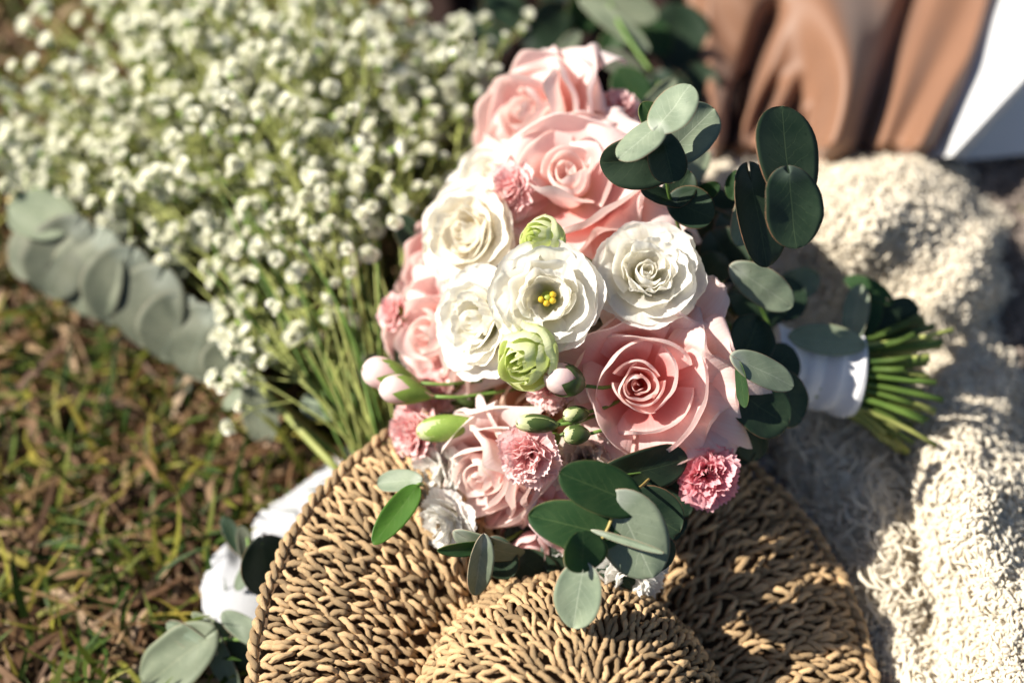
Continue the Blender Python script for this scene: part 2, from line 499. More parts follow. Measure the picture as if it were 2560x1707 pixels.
# ------------------------------------------------------------------ petals and flowers
def petal_pts(Rr, H, W, th, lip=0.0, roll=0.0, cut=0.25, p=3.0, point=0.0, frill=0.0, ff=6.0, serr=0.0, sf=22.0,
              r0=0.002, b1=(.55, .05), b2=(.95, .55), spiral=0.0, wb=0.35, wav=0.0, taper=0.0, seed=0, ns=15, nt=13, side=0.0, z0=0.0,
              fold=0.0, off=(0, 0), fs=.45):
    g = np.random.default_rng(seed)
    asym = g.uniform(-.7, .7)
    t = np.linspace(0, 1, nt)[:, None]
    s = np.linspace(-1, 1, ns)[None, :]
    a = np.abs(s)
    ph = g.uniform(0, 6.28, 6)
    Ls = 1 - cut * a**p + point * np.exp(-(s / .22)**2)
    Ls = Ls + 0.035 * np.sin(s * 4.1 + ph[0]) + 0.02 * np.sin(s * 9 + ph[1])
    if serr:
        Ls = Ls + serr * (np.abs(((s * sf / 2 + ph[2]) % 1) - .5) * 2 - .5) + serr * .7 * np.sin(s * sf * 1.7 + ph[3])
    tt = t * Ls
    tc = np.clip(tt, 0, 1)
    ex = np.maximum(tt - 1, 0)
    P0, P1, P2, P3 = (r0, 0), (b1[0] * Rr, b1[1] * H), (b2[0] * Rr, b2[1] * H), (Rr, H)

    def B(i):
        return P0[i] * (1 - tc)**3 + 3 * P1[i] * tc * (1 - tc)**2 + 3 * P2[i] * tc**2 * (1 - tc) + P3[i] * tc**3

    def dB(i):
        return 3 * (P1[i] - P0[i]) * (1 - tc)**2 + 6 * (P2[i] - P1[i]) * tc * (1 - tc) + 3 * (P3[i] - P2[i]) * tc**2
    dr, dz = dB(0), dB(1)
    r = B(0) + ex * dr
    z = B(1) + ex * dz
    k = sstep(.62, 1.0, t) * np.ones_like(s)
    amt = lip * (1 + roll * a**2 * 2 * (1 + asym * s) + 0.25 * np.sin(s * 3 + ph[4]))
    # the lip turns outward then down, like a real rolled rim
    ang = k * 2.4
    r = r + amt * np.sin(ang) * 1.1 + amt * 0.25 * k
    z = z - amt * (1 - np.cos(ang)) * 0.75
    ln = np.sqrt(dr**2 + dz**2) + 1e-9
    nr, nz = -dz / ln, dr / ln
    w1 = Wave(seed * 3 + 1, 5, 1.7)
    w2 = Wave(seed * 5 + 2, 6, ff)
    w3 = Wave(seed * 7 + 5, 9, 5.0)
    d = wav * w1(s * 1.5, t * 2.2) * sstep(.1, .7, t) + wav * .13 * w3(s, t) * sstep(.2, .8, t)
    if frill:
        d = d + frill * w2(s, t * .25) * sstep(fs, 1, t)**1.5
    d = d - fold * (1 - a)**1.5 * sstep(.2, .9, t)      # crease along the middle
    r = r + nr * d + spiral * s * Rr
    z = z + nz * d + z0
    Wt = W * (wb + (1 - wb) * np.sin(PI / 2 * np.minimum(1, t * 1.5))) * (1 - taper * sstep(.5, 1, t))
    an = th + s * Wt + side * t
    r = np.maximum(r, 0.0004)
    zk = z * np.ones_like(an) / max(H, 1e-6)
    V = np.stack([r * np.cos(an) + off[0] * zk, r * np.sin(an) + off[1] * zk, z * np.ones_like(an)], -1)
    uv = np.stack([(s + 1) / 2 * np.ones_like(t), t * np.ones_like(s)], -1)
    return V.reshape(-1, 3), grid_faces(nt, ns), uv.reshape(-1, 2)


def frame(px, py, D, face, H=0.0, roll=0.0):
    """matrix whose +Z is the facing direction; local angle 0 points to the picture's right"""
    z = nrm(dir3(*face))
    x = RT - z * RT.dot(z)
    x = nrm(x)
    y = np.cross(z, x)
    x, y = x * math.cos(roll) + y * math.sin(roll), -x * math.sin(roll) + y * math.cos(roll)
    loc = P(px, py, D) - z * H
    m = Matrix(((x[0], y[0], z[0], loc[0]), (x[1], y[1], z[1], loc[1]), (x[2], y[2], z[2], loc[2]), (0, 0, 0, 1)))
    return m, z, loc


HANDLE = P(1960, 905, .875)
TAILDIR = nrm(P(2300, 950, .885) - HANDLE)
G_BQ = 'flowers and foliage of the bridal bouquet'


def add_petals(root, specs, mat, scale=1.0):
    for sp in specs:
        sp = dict(sp)
        mm = sp.pop('mat', mat)
        nm = sp.pop('name', 'petal')
        for k in ('Rr', 'H', 'lip', 'frill', 'r0', 'wav', 'z0', 'fold'):
            if k in sp:
                sp[k] *= scale
        V, F, uv = petal_pts(**sp)
        link(nm, mk_mesh(nm, V, F, uv, [M[mm]]), root)


def add_stem(root, mw, scale, rad=0.0022, calyx=0.006, mat='stem'):
    inv = np.array(mw.inverted())
    h = HANDLE + RNG.normal(0, .007, 3)
    base = np.array(mw.translation)
    z = np.array(mw.to_3x3().col[2])
    mid = base - z * 0.05
    pts = bez([base, mid, h - TAILDIR * .06, h], 10)
    pts = pts @ inv[:3, :3].T + inv[:3, 3]
    V, F, uv = tube(pts, rad, 7)
    link('stem', mk_mesh('stem', V, F, uv, [M[mat]]), root)
    # receptacle
    zz = np.linspace(-calyx * 1.3, 0, 7)
    rr = calyx * np.array((.30, .62, .80, .80, .62, .40, .12))
    V, F, uv = tube(np.stack([0 * zz, 0 * zz, zz], -1), rr, 10)
    link('calyx', mk_mesh('calyx', V, F, uv, [M['calyx']]), root)


def rose(label, px, py, D, face, scale=1.0, outer=None, seed=1, mat='rose', omat='rose_outer', n_in=8, n_mid=8, tight=1.0, roll=0.0,
         opening=1.0, q=1):
    mw, z, loc = frame(px, py, D, face, .030 * scale, roll)
    root = empty('rose', None, label, 'rose', G_BQ, mw)
    g = random.Random(seed)
    S = []
    ns, nt = (21, 17) if q else (15, 13)
    th = g.uniform(0, 6)
    lean = g.uniform(0, 6)
    for i in range(n_in):
        f = i / max(1, n_in - 1)
        S.append(dict(Rr=(.0004 + .0116 * f**.85) * tight, H=.0300 + .0004 * f + g.uniform(-.0010, .0010), W=R(108 - 46 * f), th=th, lip=.0003 + .0011 * f,
                      cut=.10, b1=(1.0 if f > .4 else .5, .05), b2=(2.1 - .95 * f, .62), spiral=.22 * (1 - .6 * f), wb=.8, wav=.0009, seed=seed * 100 + i, ns=ns, nt=nt, r0=.001,
                      point=.04 * f, roll=.4, off=(.0016 * math.cos(lean) * (1 - f), .0016 * math.sin(lean) * (1 - f))))
        th += R(137.5) + g.uniform(-.35, .35)
    for i in range(n_mid):
        f = i / max(1, n_mid - 1)
        S.append(dict(Rr=(.0172 + .0150 * f + g.uniform(-.0012, .0012)) * (.75 + .25 * opening), H=(.0325 - .0065 * f * opening) + g.uniform(-.0018, .0012), W=R(66 - 10 * f) * g.uniform(.9, 1.12), th=th,
                      lip=.0010 + .0016 * f + g.uniform(-.0003, .0006), roll=1.7, cut=.24, p=2.2, b1=(.95, .02), b2=(1.12, .52), spiral=.07 * g.choice((-1, 1, 1)), wb=.6, wav=.0019,
                      point=.06 + .08 * g.random(), seed=seed * 100 + 30 + i, ns=ns + 4, nt=nt + 2))
        th += R(137.5) + g.uniform(-.35, .35)
    if outer is None:
        outer = []
        for i in range(9):
            f = i / 8
            outer.append(dict(Rr=(.0325 + .0065 * f) * (.7 + .3 * opening), H=.0235 - .013 * f * opening + g.uniform(-.002, .002), W=R(50), th=th, lip=.0018 + .0012 * g.random(),
                              roll=2.0, cut=.26, p=2.2, point=.14, b1=(.75, -.05), b2=(1.05, .45), wb=.5, wav=.0016,
                              seed=seed * 100 + 60 + i, mat=omat))
            th += R(137.5) + g.uniform(-.2, .2)
    for o in outer:
        o.setdefault('ns', ns + 6)
        o.setdefault('nt', nt + 6)
    S += outer
    add_petals(root, S, mat, scale)
    add_stem(root, mw, scale, .0026, .008 * scale)
    return root


def lisianthus(label, px, py, D, face, scale=1.0, seed=1, mat='white', centre=True, roll=0.0, flat=1.0, n=(5, 5, 4, 4), hole=.0078):
    mw, z, loc = frame(px, py, D, face, .018 * scale, roll)
    root = empty('lisianthus', None, label, 'flower', G_BQ, mw)
    g = random.Random(seed)
    S = []
    th = g.uniform(0, 6)
    rings = [(.0300, .0125, .0016), (.0262, .0165, .0016), (.0200, .0190, .0012), (.0135, .0200, .0008)]
    for ri, (rr, hh, lp) in enumerate(rings):
        for i in range(n[ri]):
            S.append(dict(Rr=rr * (1 + g.uniform(-.06, .05)), H=hh * (1 + g.uniform(-.08, .08)) * (2 - flat), W=R(52 if ri < 2 else 62), th=th, lip=lp * g.uniform(.7, 1.6),
                          roll=.3, cut=.16, p=2.6, frill=.0014, ff=6.5, fs=.66, serr=.012, sf=22, fold=.0006, b1=(.45, -.08), b2=(.80, .55 if ri < 2 else .40),
                          wb=.45, wav=.0013, seed=seed * 100 + ri * 20 + i, ns=41, nt=17, side=.25, r0=.002))
            th += 2 * PI / n[ri] + g.uniform(-.12, .12)
        th += .5
    m = 5
    for i in range(m):
        S.append(dict(Rr=hole * 1.15 + .0007 * i, H=.0185, W=R(64), th=th, lip=.0012, cut=.12, frill=.0006, ff=7, serr=.012, b1=(1.1, .05), b2=(1.0, .55),
                      wb=.6, spiral=.10, wav=.0005, seed=seed * 100 + 90 + i, ns=31, nt=13))
        th += R(137.5)
    if not centre:
        for i in range(6):
            S.append(dict(Rr=.0018 + .0008 * i, H=.0185, W=R(95), th=th, lip=.0004, cut=.1, frill=.0004, ff=7, serr=.01, b1=(1.3, .05), b2=(1.3, .55),
                          wb=.8, spiral=.2, wav=.0004, seed=seed * 100 + 110 + i, ns=25, nt=11))
            th += R(137.5)
    add_petals(root, S, mat, scale)
    if centre:
        V, F, uv = tube([(0, 0, .003), (0, 0, .008), (0, 0, .0095), (0, 0, .0105)], np.array((.0032, .0038, .0022, .0015)) * scale, 10)
        pist = link('pistil', mk_mesh('pistil', V, F, uv, [M['pistil']]), root)
        for i in range(4):
            a = i * 1.1 + 3.5
            c = np.array((math.cos(a) * .0036, math.sin(a) * .0032, .0105)) * scale
            pts = [c + np.array((math.cos(a), math.sin(a), .3)) * k * scale for k in (-.0015, -.0008, .0007, .0015)]
            V, F, uv = tube(pts, np.array((.0009, .0019, .0018, .0009)) * scale, 8)
            link('anther', mk_mesh('anther', V, F, uv, [M['anther']]), root)
            V, F, uv = tube([(math.cos(a) * .001, math.sin(a) * .001, .003), c * .8, c], .0003, 4)
            link('filament', mk_mesh('filament', V, F, uv, [M['pistil']]), root)
    add_stem(root, mw, scale, .0018, .005 * scale)
    return root


def tight_bud(label, px, py, D, face, scale=1.0, seed=1, mat='green_petal'):
    """half-open lisianthus bud: overlapping petals closing to a ruffled mouth"""
    H = .026
    mw, z, loc = frame(px, py, D, face, H * .75 * scale)
    root = empty('lisianthus_bud', None, label, 'flower bud', G_BQ, mw)
    g = random.Random(seed)
    S = []
    th = g.uniform(0, 6)
    for i in range(7):
        S.append(dict(Rr=.0012 + .0009 * i, H=H * (1 - .004 * i), W=R(100 - 6 * i), th=th, lip=.0003 + .0001 * i, cut=.06, frill=.0005, ff=6, serr=.008, b1=(2.2, .02), b2=(1.9, .5),
                      spiral=.22, wb=.8, wav=.0004, seed=seed * 50 + i, ns=25, nt=13))
        th += R(137.5)
    for i in range(5):
        S.append(dict(Rr=.0085 + .0010 * i, H=H * (.97 - .06 * i), W=R(72), th=th, lip=.0010 + .0003 * i, cut=.16, p=2.6, frill=.0007, ff=5.5, serr=.008, b1=(1.45, -.04), b2=(1.45, .55),
                      spiral=.04, wb=.6, wav=.0006, point=.05, seed=seed * 50 + 20 + i, ns=29, nt=15))
        th += R(137.5)
    add_petals(root, S, mat, scale)
    add_stem(root, mw, scale, .0018, .007 * scale)
    return root


def calyx_tube(root, scale, length=.022, rad=.0055, z1=0.0, mat='calyx', teeth=5, flare=1.25):
    """long toothed calyx of a carnation, its mouth at z1"""
    n, m = 12, 20
    t = np.linspace(0, 1, n)[:, None]
    a = np.linspace(0, 2 * PI, m, endpoint=False)[None, :]
    r = rad * (.35 + .65 * np.sin(np.minimum(1, t * 2.2) * PI / 2)) * (1 + (flare - 1) * t**3)
    tooth = .20 * (np.abs(((a * teeth / (2 * PI)) % 1) - .5) * 2)
    z = z1 - length + length * t * (1 + tooth * t**4)
    V = np.stack([r * np.cos(a), r * np.sin(a), z * np.ones_like(a)], -1) * scale
    uv = np.stack([a / 6.283 * np.ones_like(t), t * np.ones_like(a)], -1)
    link('calyx', mk_mesh('calyx', V.reshape(-1, 3), grid_faces(n, m, True), uv.reshape(-1, 2), [M[mat]]), root)


def carnation(label, px, py, D, face, scale=1.0, seed=1, mat='carn', n=24, spread=1.0, long_calyx=True):
    fk = .45 if mat == 'white_carn' else 1.0
    mw, z, loc = frame(px, py, D, face, .016 * scale)
    root = empty('carnation', None, label, 'carnation', G_BQ, mw)
    g = random.Random(seed)
    S = []
    for i in range(n):
        f = (i + .5) / n
        S.append(dict(Rr=(.0025 + .0125 * f**.8) * spread, H=.0175 - .0085 * f**2 + g.uniform(-.0015, .0015), W=R(95 - 55 * f), th=i * R(137.5) + g.uniform(-.4, .4),
                      lip=.0005 + .0012 * f, cut=.12, p=2.4, frill=fk * (.0012 + .0005 * (1 - f)), ff=7.5, serr=.045, sf=19, b1=(.35, .30), b2=(.62, .75), wb=.22,
                      wav=.0010, r0=.0008, seed=seed * 70 + i, ns=33, nt=13))
    add_petals(root, S, mat, scale)
    if long_calyx:
        calyx_tube(root, scale, z1=.006)
    inv = np.array(mw.inverted())
    base = np.array(mw @ Vector((0, 0, -.014 * scale)))
    h = HANDLE + RNG.normal(0, .007, 3)
    pts = bez([base, base - np.array(z) * .04, h - TAILDIR * .06, h], 9) @ inv[:3, :3].T + inv[:3, 3]
    V, F, uv = tube(pts, .0013, 6)
    link('stem', mk_mesh('stem', V, F, uv, [M['stem']]), root)
    return root


def egg_bud(name, label, base, tip, width, D0, D1, mat, cmat, frac=.5, seed=0, wk=(1.0, 1.35), sepals=5):
    """closed bud: folded petals in a toothed green cup; base and tip in picture units"""
    A, B_ = P(*base, D0), P(*tip, D1)
    ax = nrm(B_ - A)
    L = np.linalg.norm(B_ - A)
    W = width * K * (D0 + D1) / 2 / 2
    x = nrm(np.cross(ax, FW))
    y = np.cross(ax, x)
    mw = Matrix(((x[0], y[0], ax[0], A[0]), (x[1], y[1], ax[1], A[1]), (x[2], y[2], ax[2], A[2]), (0, 0, 0, 1)))
    root = empty(name, None, label, 'flower bud', G_BQ, mw)
    for i in range(5):
        V, F, uv = petal_pts(Rr=.0012 + .0002 * i, H=L * (1 - .01 * i), W=R(62), th=i * R(144), b1=(W * wk[0] / (.0012 + .0002 * i), .18), b2=(W * wk[1] / (.0012 + .0002 * i), .88), cut=.05,
                             spiral=.3, wb=.8, wav=.0002, frill=.0002, seed=seed + i, ns=15, nt=15, r0=.001)
        link('petal', mk_mesh('petal', V, F, uv, [M[mat]]), root)
    n, m = 12, 20
    t = np.linspace(0, 1, n)[:, None]
    a = np.linspace(0, 2 * PI, m, endpoint=False)[None, :]
    tooth = .45 * (np.abs(((a * sepals / (2 * PI)) % 1) - .5) * 2) - .15
    tt = np.clip(frac * t * (1 + tooth * t**3), 0, .96)
    z = L * (3 * .18 * tt * (1 - tt)**2 + 3 * .88 * tt**2 * (1 - tt) + tt**3)
    r = 1.10 * (3 * W * wk[0] * tt * (1 - tt)**2 + 3 * W * wk[1] * tt**2 * (1 - tt)) + .0010 * (1 - tt)
    V = np.stack([r * np.cos(a), r * np.sin(a), z], -1)
    uv = np.stack([a / 6.283 * np.ones_like(t), t * np.ones_like(a)], -1)
    link('calyx', mk_mesh('calyx', V.reshape(-1, 3), grid_faces(n, m, True), uv.reshape(-1, 2), [M[cmat]]), root)
    inv = np.array(mw.inverted())
    h = HANDLE + RNG.normal(0, .007, 3)
    pts = bez([A + ax * .001, A - ax * .03, h - TAILDIR * .07, h], 9) @ inv[:3, :3].T + inv[:3, 3]
    V, F, uv = tube(pts, .0011, 6)
    link('stem', mk_mesh('stem', V, F, uv, [M['stem']]), root)
    return root


# ------------------------------------------------------------------ leaves
def leaf_geo(A, B_, W, N, cup=0.1, bend=0.0, fold=0.0, lobe=0.12, egg=0.0, seed=0, ns=13, nt=19, wav=0.022, twist=0.0):
    """blade from A to B_ with half width W, upper side towards N"""
    ax = B_ - A
    L = np.linalg.norm(ax)
    ax = ax / L
    N = nrm(N - ax * N.dot(ax))
    S = np.cross(ax, N)
    t = (1 - np.cos(np.linspace(0, PI, nt)))[:, None] / 2
    s = np.linspace(-1, 1, ns)[None, :]
    w = W * np.maximum(0, 1 - np.abs(2 * t - 1)**2.25)**.52 * (1 + egg * (1 - 2 * t))
    w = np.maximum(w, W * .012)
    a = np.abs(s)
    wv = Wave(seed + 11, 5, 2.0)
    w = w * (1 + .04 * wv(t * 2, np.sign(s) * 2) + .006 * wv(t * 9, np.sign(s) * 5))
    y = L * t - lobe * L * a**1.5 * (1 - t)**3 * 2
    x = s * w
    z = cup * W * 2 * (x / W)**2 - bend * L * t**2 + fold * np.abs(x) + wav * W * 2 * wv(s * 1.3, t * 3) + .02 * W * a**2 * wv(np.sign(s) * 3 + 1, t * 6)
    tw = twist * (t - .2)
    x, z = x * np.cos(tw) - z * np.sin(tw), x * np.sin(tw) + z * np.cos(tw)
    V = A + S * x[..., None] + ax * y[..., None] + N * z[..., None]
    uv = np.stack([(s + 1) / 2 * np.ones_like(t), t * np.ones_like(s)], -1)
    return V.reshape(-1, 3), grid_faces(nt, ns), uv.reshape(-1, 2)


def leaf(root, base, tip, width, D0, D1, mat, roll=0.0, **kw):
    A, B_ = P(*base, D0), P(*tip, D1)
    ax = nrm(B_ - A)
    view = -FW
    n0 = nrm(view - ax * view.dot(ax))
    side = np.cross(ax, n0)
    if isinstance(roll, tuple):
        N = dir3(*roll, 1)
        N = nrm(N - ax * N.dot(ax))
    else:
        N = n0 * math.cos(R(roll)) + side * math.sin(R(roll))
    W = width * K * (D0 + D1) / 2 / 2 / max(.45, abs(N.dot(n0)))
    sd0 = int(abs(base[0] * 7 + tip[1] * 3))
    kw.setdefault('seed', sd0)
    gg = random.Random(sd0)
    kw.setdefault('bend', gg.uniform(-.06, .12))
    kw.setdefault('twist', gg.uniform(-.12, .12))
    kw.setdefault('egg', gg.uniform(-.02, .14))
    V, F, uv = leaf_geo(A, B_, W, N, **kw)
    o = link('leaf', mk_mesh('leaf', V, F, uv, [M[mat]]), root)
    o.matrix_parent_inverse = root.matrix_world.inverted()
    sm = o.modifiers.new('thickness', 'SOLIDIFY')
    sm.thickness = .00035
    sm.offset = 0
    return o


def stem_part(root, pts, rad, mat='stem', sides=6, name='stem'):
    V, F, uv = tube(pts, rad, sides)
    o = link(name, mk_mesh(name, V, F, uv, [M[mat]]), root)
    o.matrix_parent_inverse = root.matrix_world.inverted()
    return o


def smooth_path(pts, n=24):
    pts = np.asarray(pts, float)
    k = len(pts)
    if k == 2:
        return np.linspace(pts[0], pts[1], n)
    e = np.concatenate([[2 * pts[0] - pts[1]], pts, [2 * pts[-1] - pts[-2]]])
    out = []
    per = max(2, n // (k - 1))
    for i in range(1, k):
        a, b, c, d = e[i - 1], e[i], e[i + 1], e[i + 2]
        for u in np.linspace(0, 1, per, endpoint=False):
            out.append(.5 * ((2 * b) + (-a + c) * u + (2 * a - 5 * b + 4 * c - d) * u * u + (-a + 3 * b - 3 * c + d) * u**3))
    out.append(pts[-1])
    return np.array(out)


def sprig(label, loc, leaves, stems, cat='eucalyptus', group=G_BQ, name='eucalyptus_sprig'):
    root = empty(name, loc, label, cat, group)
    bpy.context.view_layer.update()
    for st in stems:
        pts, rad, mt = st
        stem_part(root, smooth_path(pts), rad, mt)
    for l in leaves:
        l = list(l)
        kw = l.pop() if isinstance(l[-1], dict) else {}
        leaf(root, *l, **kw)
    return root


# ================================================================== SETTING
ground_wave = Wave(5, 9, 14)
n = 90
gx, gy = np.meshgrid(np.linspace(-6, 6, n), np.linspace(-5, 7, n), indexing='xy')
V = np.stack([gx, gy, -.012 + 0 * gx], -1).reshape(-1, 3)
link('ground', mk_mesh('ground', V, grid_faces(n, n), None, [M['soil']]), kind='structure')


def blades(name, N, x0, x1, y0, y1, lmin, lmax, wmin, wmax, emin, emax, mat, seed, zmax=.012, z0=-.012, label=None):
    g = np.random.default_rng(seed)
    x = g.uniform(x0, x1, N)
    y = g.uniform(y0, y1, N)
    az = g.uniform(0, 2 * PI, N)
    el = g.uniform(emin, emax, N)
    L = g.uniform(lmin, lmax, N)
    w = g.uniform(wmin, wmax, N) / 2
    z = z0 + g.uniform(0, 1, N) ** 1.5 * zmax
    bend = g.normal(0, .9, N)
    droop = g.uniform(0, 1.2, N)
    k = 6
    pts = np.zeros((N, k, 3))
    pts[:, 0] = np.stack([x, y, z], -1)
    for i in range(1, k):
        a = az + bend * i / k
        e = el - droop * (i / k)
        d = np.stack([np.cos(a) * np.cos(e), np.sin(a) * np.cos(e), np.sin(e)], -1)
        pts[:, i] = pts[:, i - 1] + d * (L / (k - 1))[:, None]
    pts[..., 2] = np.maximum(pts[..., 2], -.011)
    prof = np.array((.7, 1, 1, .9, .6, .08))
    sd_ = np.stack([-np.sin(az), np.cos(az), g.normal(0, .5, N)], -1)
    sd_ /= np.linalg.norm(sd_, axis=1)[:, None]
    off = sd_[:, None] * (w[:, None] * prof[None])[..., None]
    mid = pts - np.cross(sd_, np.array((0, 0, 1.0)))[:, None] * 0
    V = np.stack([pts - off, pts + off], 2)          # N,k,2,3
    i = (np.arange(N) * k * 2)[:, None]
    j = (np.arange(k - 1) * 2)[None]
    a = i + j
    F = np.stack([a, a + 1, a + 3, a + 2], -1).reshape(-1, 4)
    return link(name, mk_mesh(name, V.reshape(-1, 3), F, None, [M[mat]]), kind='stuff', label=label, cat=name.replace('_', ' '))


blades('grass', 9500, -.62, .16, -.34, .62, .020, .065, .0018, .0044, .1, 1.25, 'grass', 1, .012, label='short green grass growing up through the dry thatch')
blades('dry_grass', 17500, -.62, .16, -.34, .62, .018, .060, .0018, .0062, -.2, .55, 'dry', 2, .016, label='dead straw coloured grass lying tangled on the ground')
blades('sparse_grass', 9000, -1.6, 1.6, -1.0, 2.2, .03, .08, .003, .006, .2, 1.1, 'grass', 3, .01, label='green grass of the lawn round the picnic spot')
blades('sparse_dry_grass', 9000, -1.6, 1.6, -1.0, 2.2, .03, .08, .003, .007, -.1, .5, 'dry', 4, .012, label='dry grass of the lawn round the picnic spot')


def poly_sd(px, py, poly):
    """signed distance to polygon in picture units, positive inside"""
    poly = np.array(poly, float)
    d = np.full(px.shape, 1e9)
    ins = np.zeros(px.shape, bool)
    m = len(poly)
    for i in range(m):
        a, b = poly[i], poly[(i + 1) % m]
        ab = b - a
        u = np.clip(((px - a[0]) * ab[0] + (py - a[1]) * ab[1]) / (ab @ ab), 0, 1)
        d = np.minimum(d, np.hypot(px - a[0] - u * ab[0], py - a[1] - u * ab[1]))
        c = ((a[1] > py) != (b[1] > py)) & (px < (b[0] - a[0]) * (py - a[1]) / (b[1] - a[1] + 1e-12) + a[0])
        ins ^= c
    return np.where(ins, d, -d)


def draped(poly, hfun, step, pad=40):
    poly = np.array(poly, float)
    xs = np.arange(poly[:, 0].min() - pad, poly[:, 0].max() + pad, step)
    ys = np.arange(poly[:, 1].min() - pad, poly[:, 1].max() + pad, step)
    X, Y = np.meshgrid(xs, ys)
    sdv = poly_sd(X, Y, poly)
    Z = hfun(X, Y, sdv)
    V = np.zeros(X.shape + (3,))
    d = RT * ((X - 1280) * K)[..., None] + UP * (-(Y - 853.5) * K)[..., None] + FW
    V = CAM + d * ((Z - CAM[2]) / d[..., 2])[..., None]
    F = grid_faces(len(ys), len(xs))
    keep = (sdv.ravel()[F] > -step * .3).all(1)
    uv = np.stack([X / 1000, Y / 1000], -1).reshape(-1, 2)
    return V, F[keep], uv, X, Y, sdv


def compact(V, F, uv):
    V = V.reshape(-1, 3)
    u, inv = np.unique(F, return_inverse=True)
    return V[u], inv.reshape(F.shape), uv[u]


# taupe rug lying on the grass under everything to the right
w1 = Wave(21, 8, .011)
w1b = Wave(22, 9, .05)
poly = [(1180, -300), (3100, -300), (3300, 2100), (1150, 2100), (980, 1500), (1000, 1150), (1120, 700)]
V, F, uv, *_ = draped(poly, lambda X, Y, s: .004 + .006 * sstep(0, 30, s) + .005 * (w1(X, Y) + 1) + .0012 * w1b(X, Y), 16)
V, F, uv = compact(V, F, uv)
rug = empty('picnic_rug', PZ(2450, 900, 0), 'taupe wool picnic rug spread on the grass beneath the cream blanket', 'rug')
bpy.context.view_layer.update()
o = link('rug_cloth', mk_mesh('rug_cloth', V, F, uv, [M['taupe']]), rug)
o.matrix_parent_inverse = rug.matrix_world.inverted()
RV, RUV = V, uv

# white eyelet cloth under the hat, scalloped edge out on the grass
sc_poly = [(930, 1075), (880, 1105), (810, 1165), (770, 1200), (715, 1240), (655, 1275), (632, 1310), (632, 1375), (600, 1390), (565, 1358), (525, 1400), (503, 1470),
           (510, 1530), (540, 1590), (590, 1625), (640, 1690), (700, 1800), (1100, 1900), (1700, 1900), (1950, 1500), (2080, 1300), (2100, 1180), (2110, 1080), (2060, 1020), (1980, 980), (1880, 960),
           (1500, 1000), (1100, 1000)]
w2 = Wave(31, 7, .016)
V, F, uv, *_ = draped(sc_poly, lambda X, Y, s: .012 + .008 * sstep(0, 40, s) + .003 * w2(X, Y), 5)
V, F, uv = compact(V, F, uv)
o = link('napkin', mk_mesh('napkin', V, F, uv, [M['cotton']]), label='white cotton cloth with a scalloped edge lying under the straw hat', cat='cloth')
m_ = o.modifiers.new('thickness', 'SOLIDIFY')
m_.thickness = .0012

HC = PZ(1412, 1712, .040)          # centre of the hat's brim
HR = .1765

# cream boucle blanket
bl_poly = [(1700, 470), (1760, 385), (1850, 372), (1960, 380), (2060, 400), (2160, 380), (2250, 360), (2330, 372), (2410, 420), (2450, 500), (2520, 570), (2500, 660), (2530, 740), (2480, 800),
           (2520, 860), (2570, 960), (2560, 1100), (2640, 1180), (3000, 1250), (3000, 2000), (2050, 2000), (1980, 1600), (1900, 1300), (1880, 1000), (1800, 800), (1700, 650)]
wb1, wb2, wb3 = Wave(41, 8, .009), Wave(42, 9, .022), Wave(43, 12, .07)


def bl_h(X, Y, s):
    base = .012 + .034 * sstep(-6, 75, s)
    hill = .040 * np.exp(-(((X - 2150) / 260)**2 + ((Y - 560) / 150)**2)) + .02 * np.exp(-(((X - 1900) / 120)**2 + ((Y - 480) / 90)**2))
    # ridge running down from the stems to the lower right, hollow beside it
    rid = np.abs((X - 2420) - (Y - 1200) * .25)
    ridge = .022 * np.exp(-(rid / 90)**2) * sstep(850, 1000, Y)
    rid2 = np.abs((X - 2245) - (Y - 1200) * .18)
    hollow = -.020 * np.exp(-(rid2 / 42)**2) * sstep(1020, 1150, Y)
    yy_ = -(Y - 853.5) * K
    den = UP[2] * yy_ + FW[2]
    tt_ = (.04 - CAM[2]) / den
    gx_ = CAM[0] + (X - 1280) * K * tt_
    gy_ = CAM[1] + (UP[1] * yy_ + FW[1]) * tt_
    rh = np.hypot(gx_ - HC[0], gy_ - HC[1])
    clear = sstep(.180, .225, rh)
    dip = .030 * np.exp(-(((X - 2230) / 170)**2 + ((Y - 960) / 120)**2))
    hh = base + (hill + ridge + hollow + .011 * wb1(X, Y) + .0045 * wb2(X, Y) + .0012 * wb3(X, Y)) * sstep(0, 60, s) - dip
    return .010 + np.maximum(0, hh - .010) * (.10 + .90 * clear)


V, F, uv, BX, BY, BS = draped(bl_poly, bl_h, 9)
Vc, Fc, uvc = compact(V, F, uv)
blk = empty('blanket', PZ(2250, 900, 0), 'cream boucle blanket heaped in soft folds under the cut stems', 'blanket')
bpy.context.view_layer.update()
o = link('blanket_cloth', mk_mesh('blanket_cloth', Vc, Fc, uvc, [M['boucle_base']]), blk)
o.matrix_parent_inverse = blk.matrix_world.inverted()


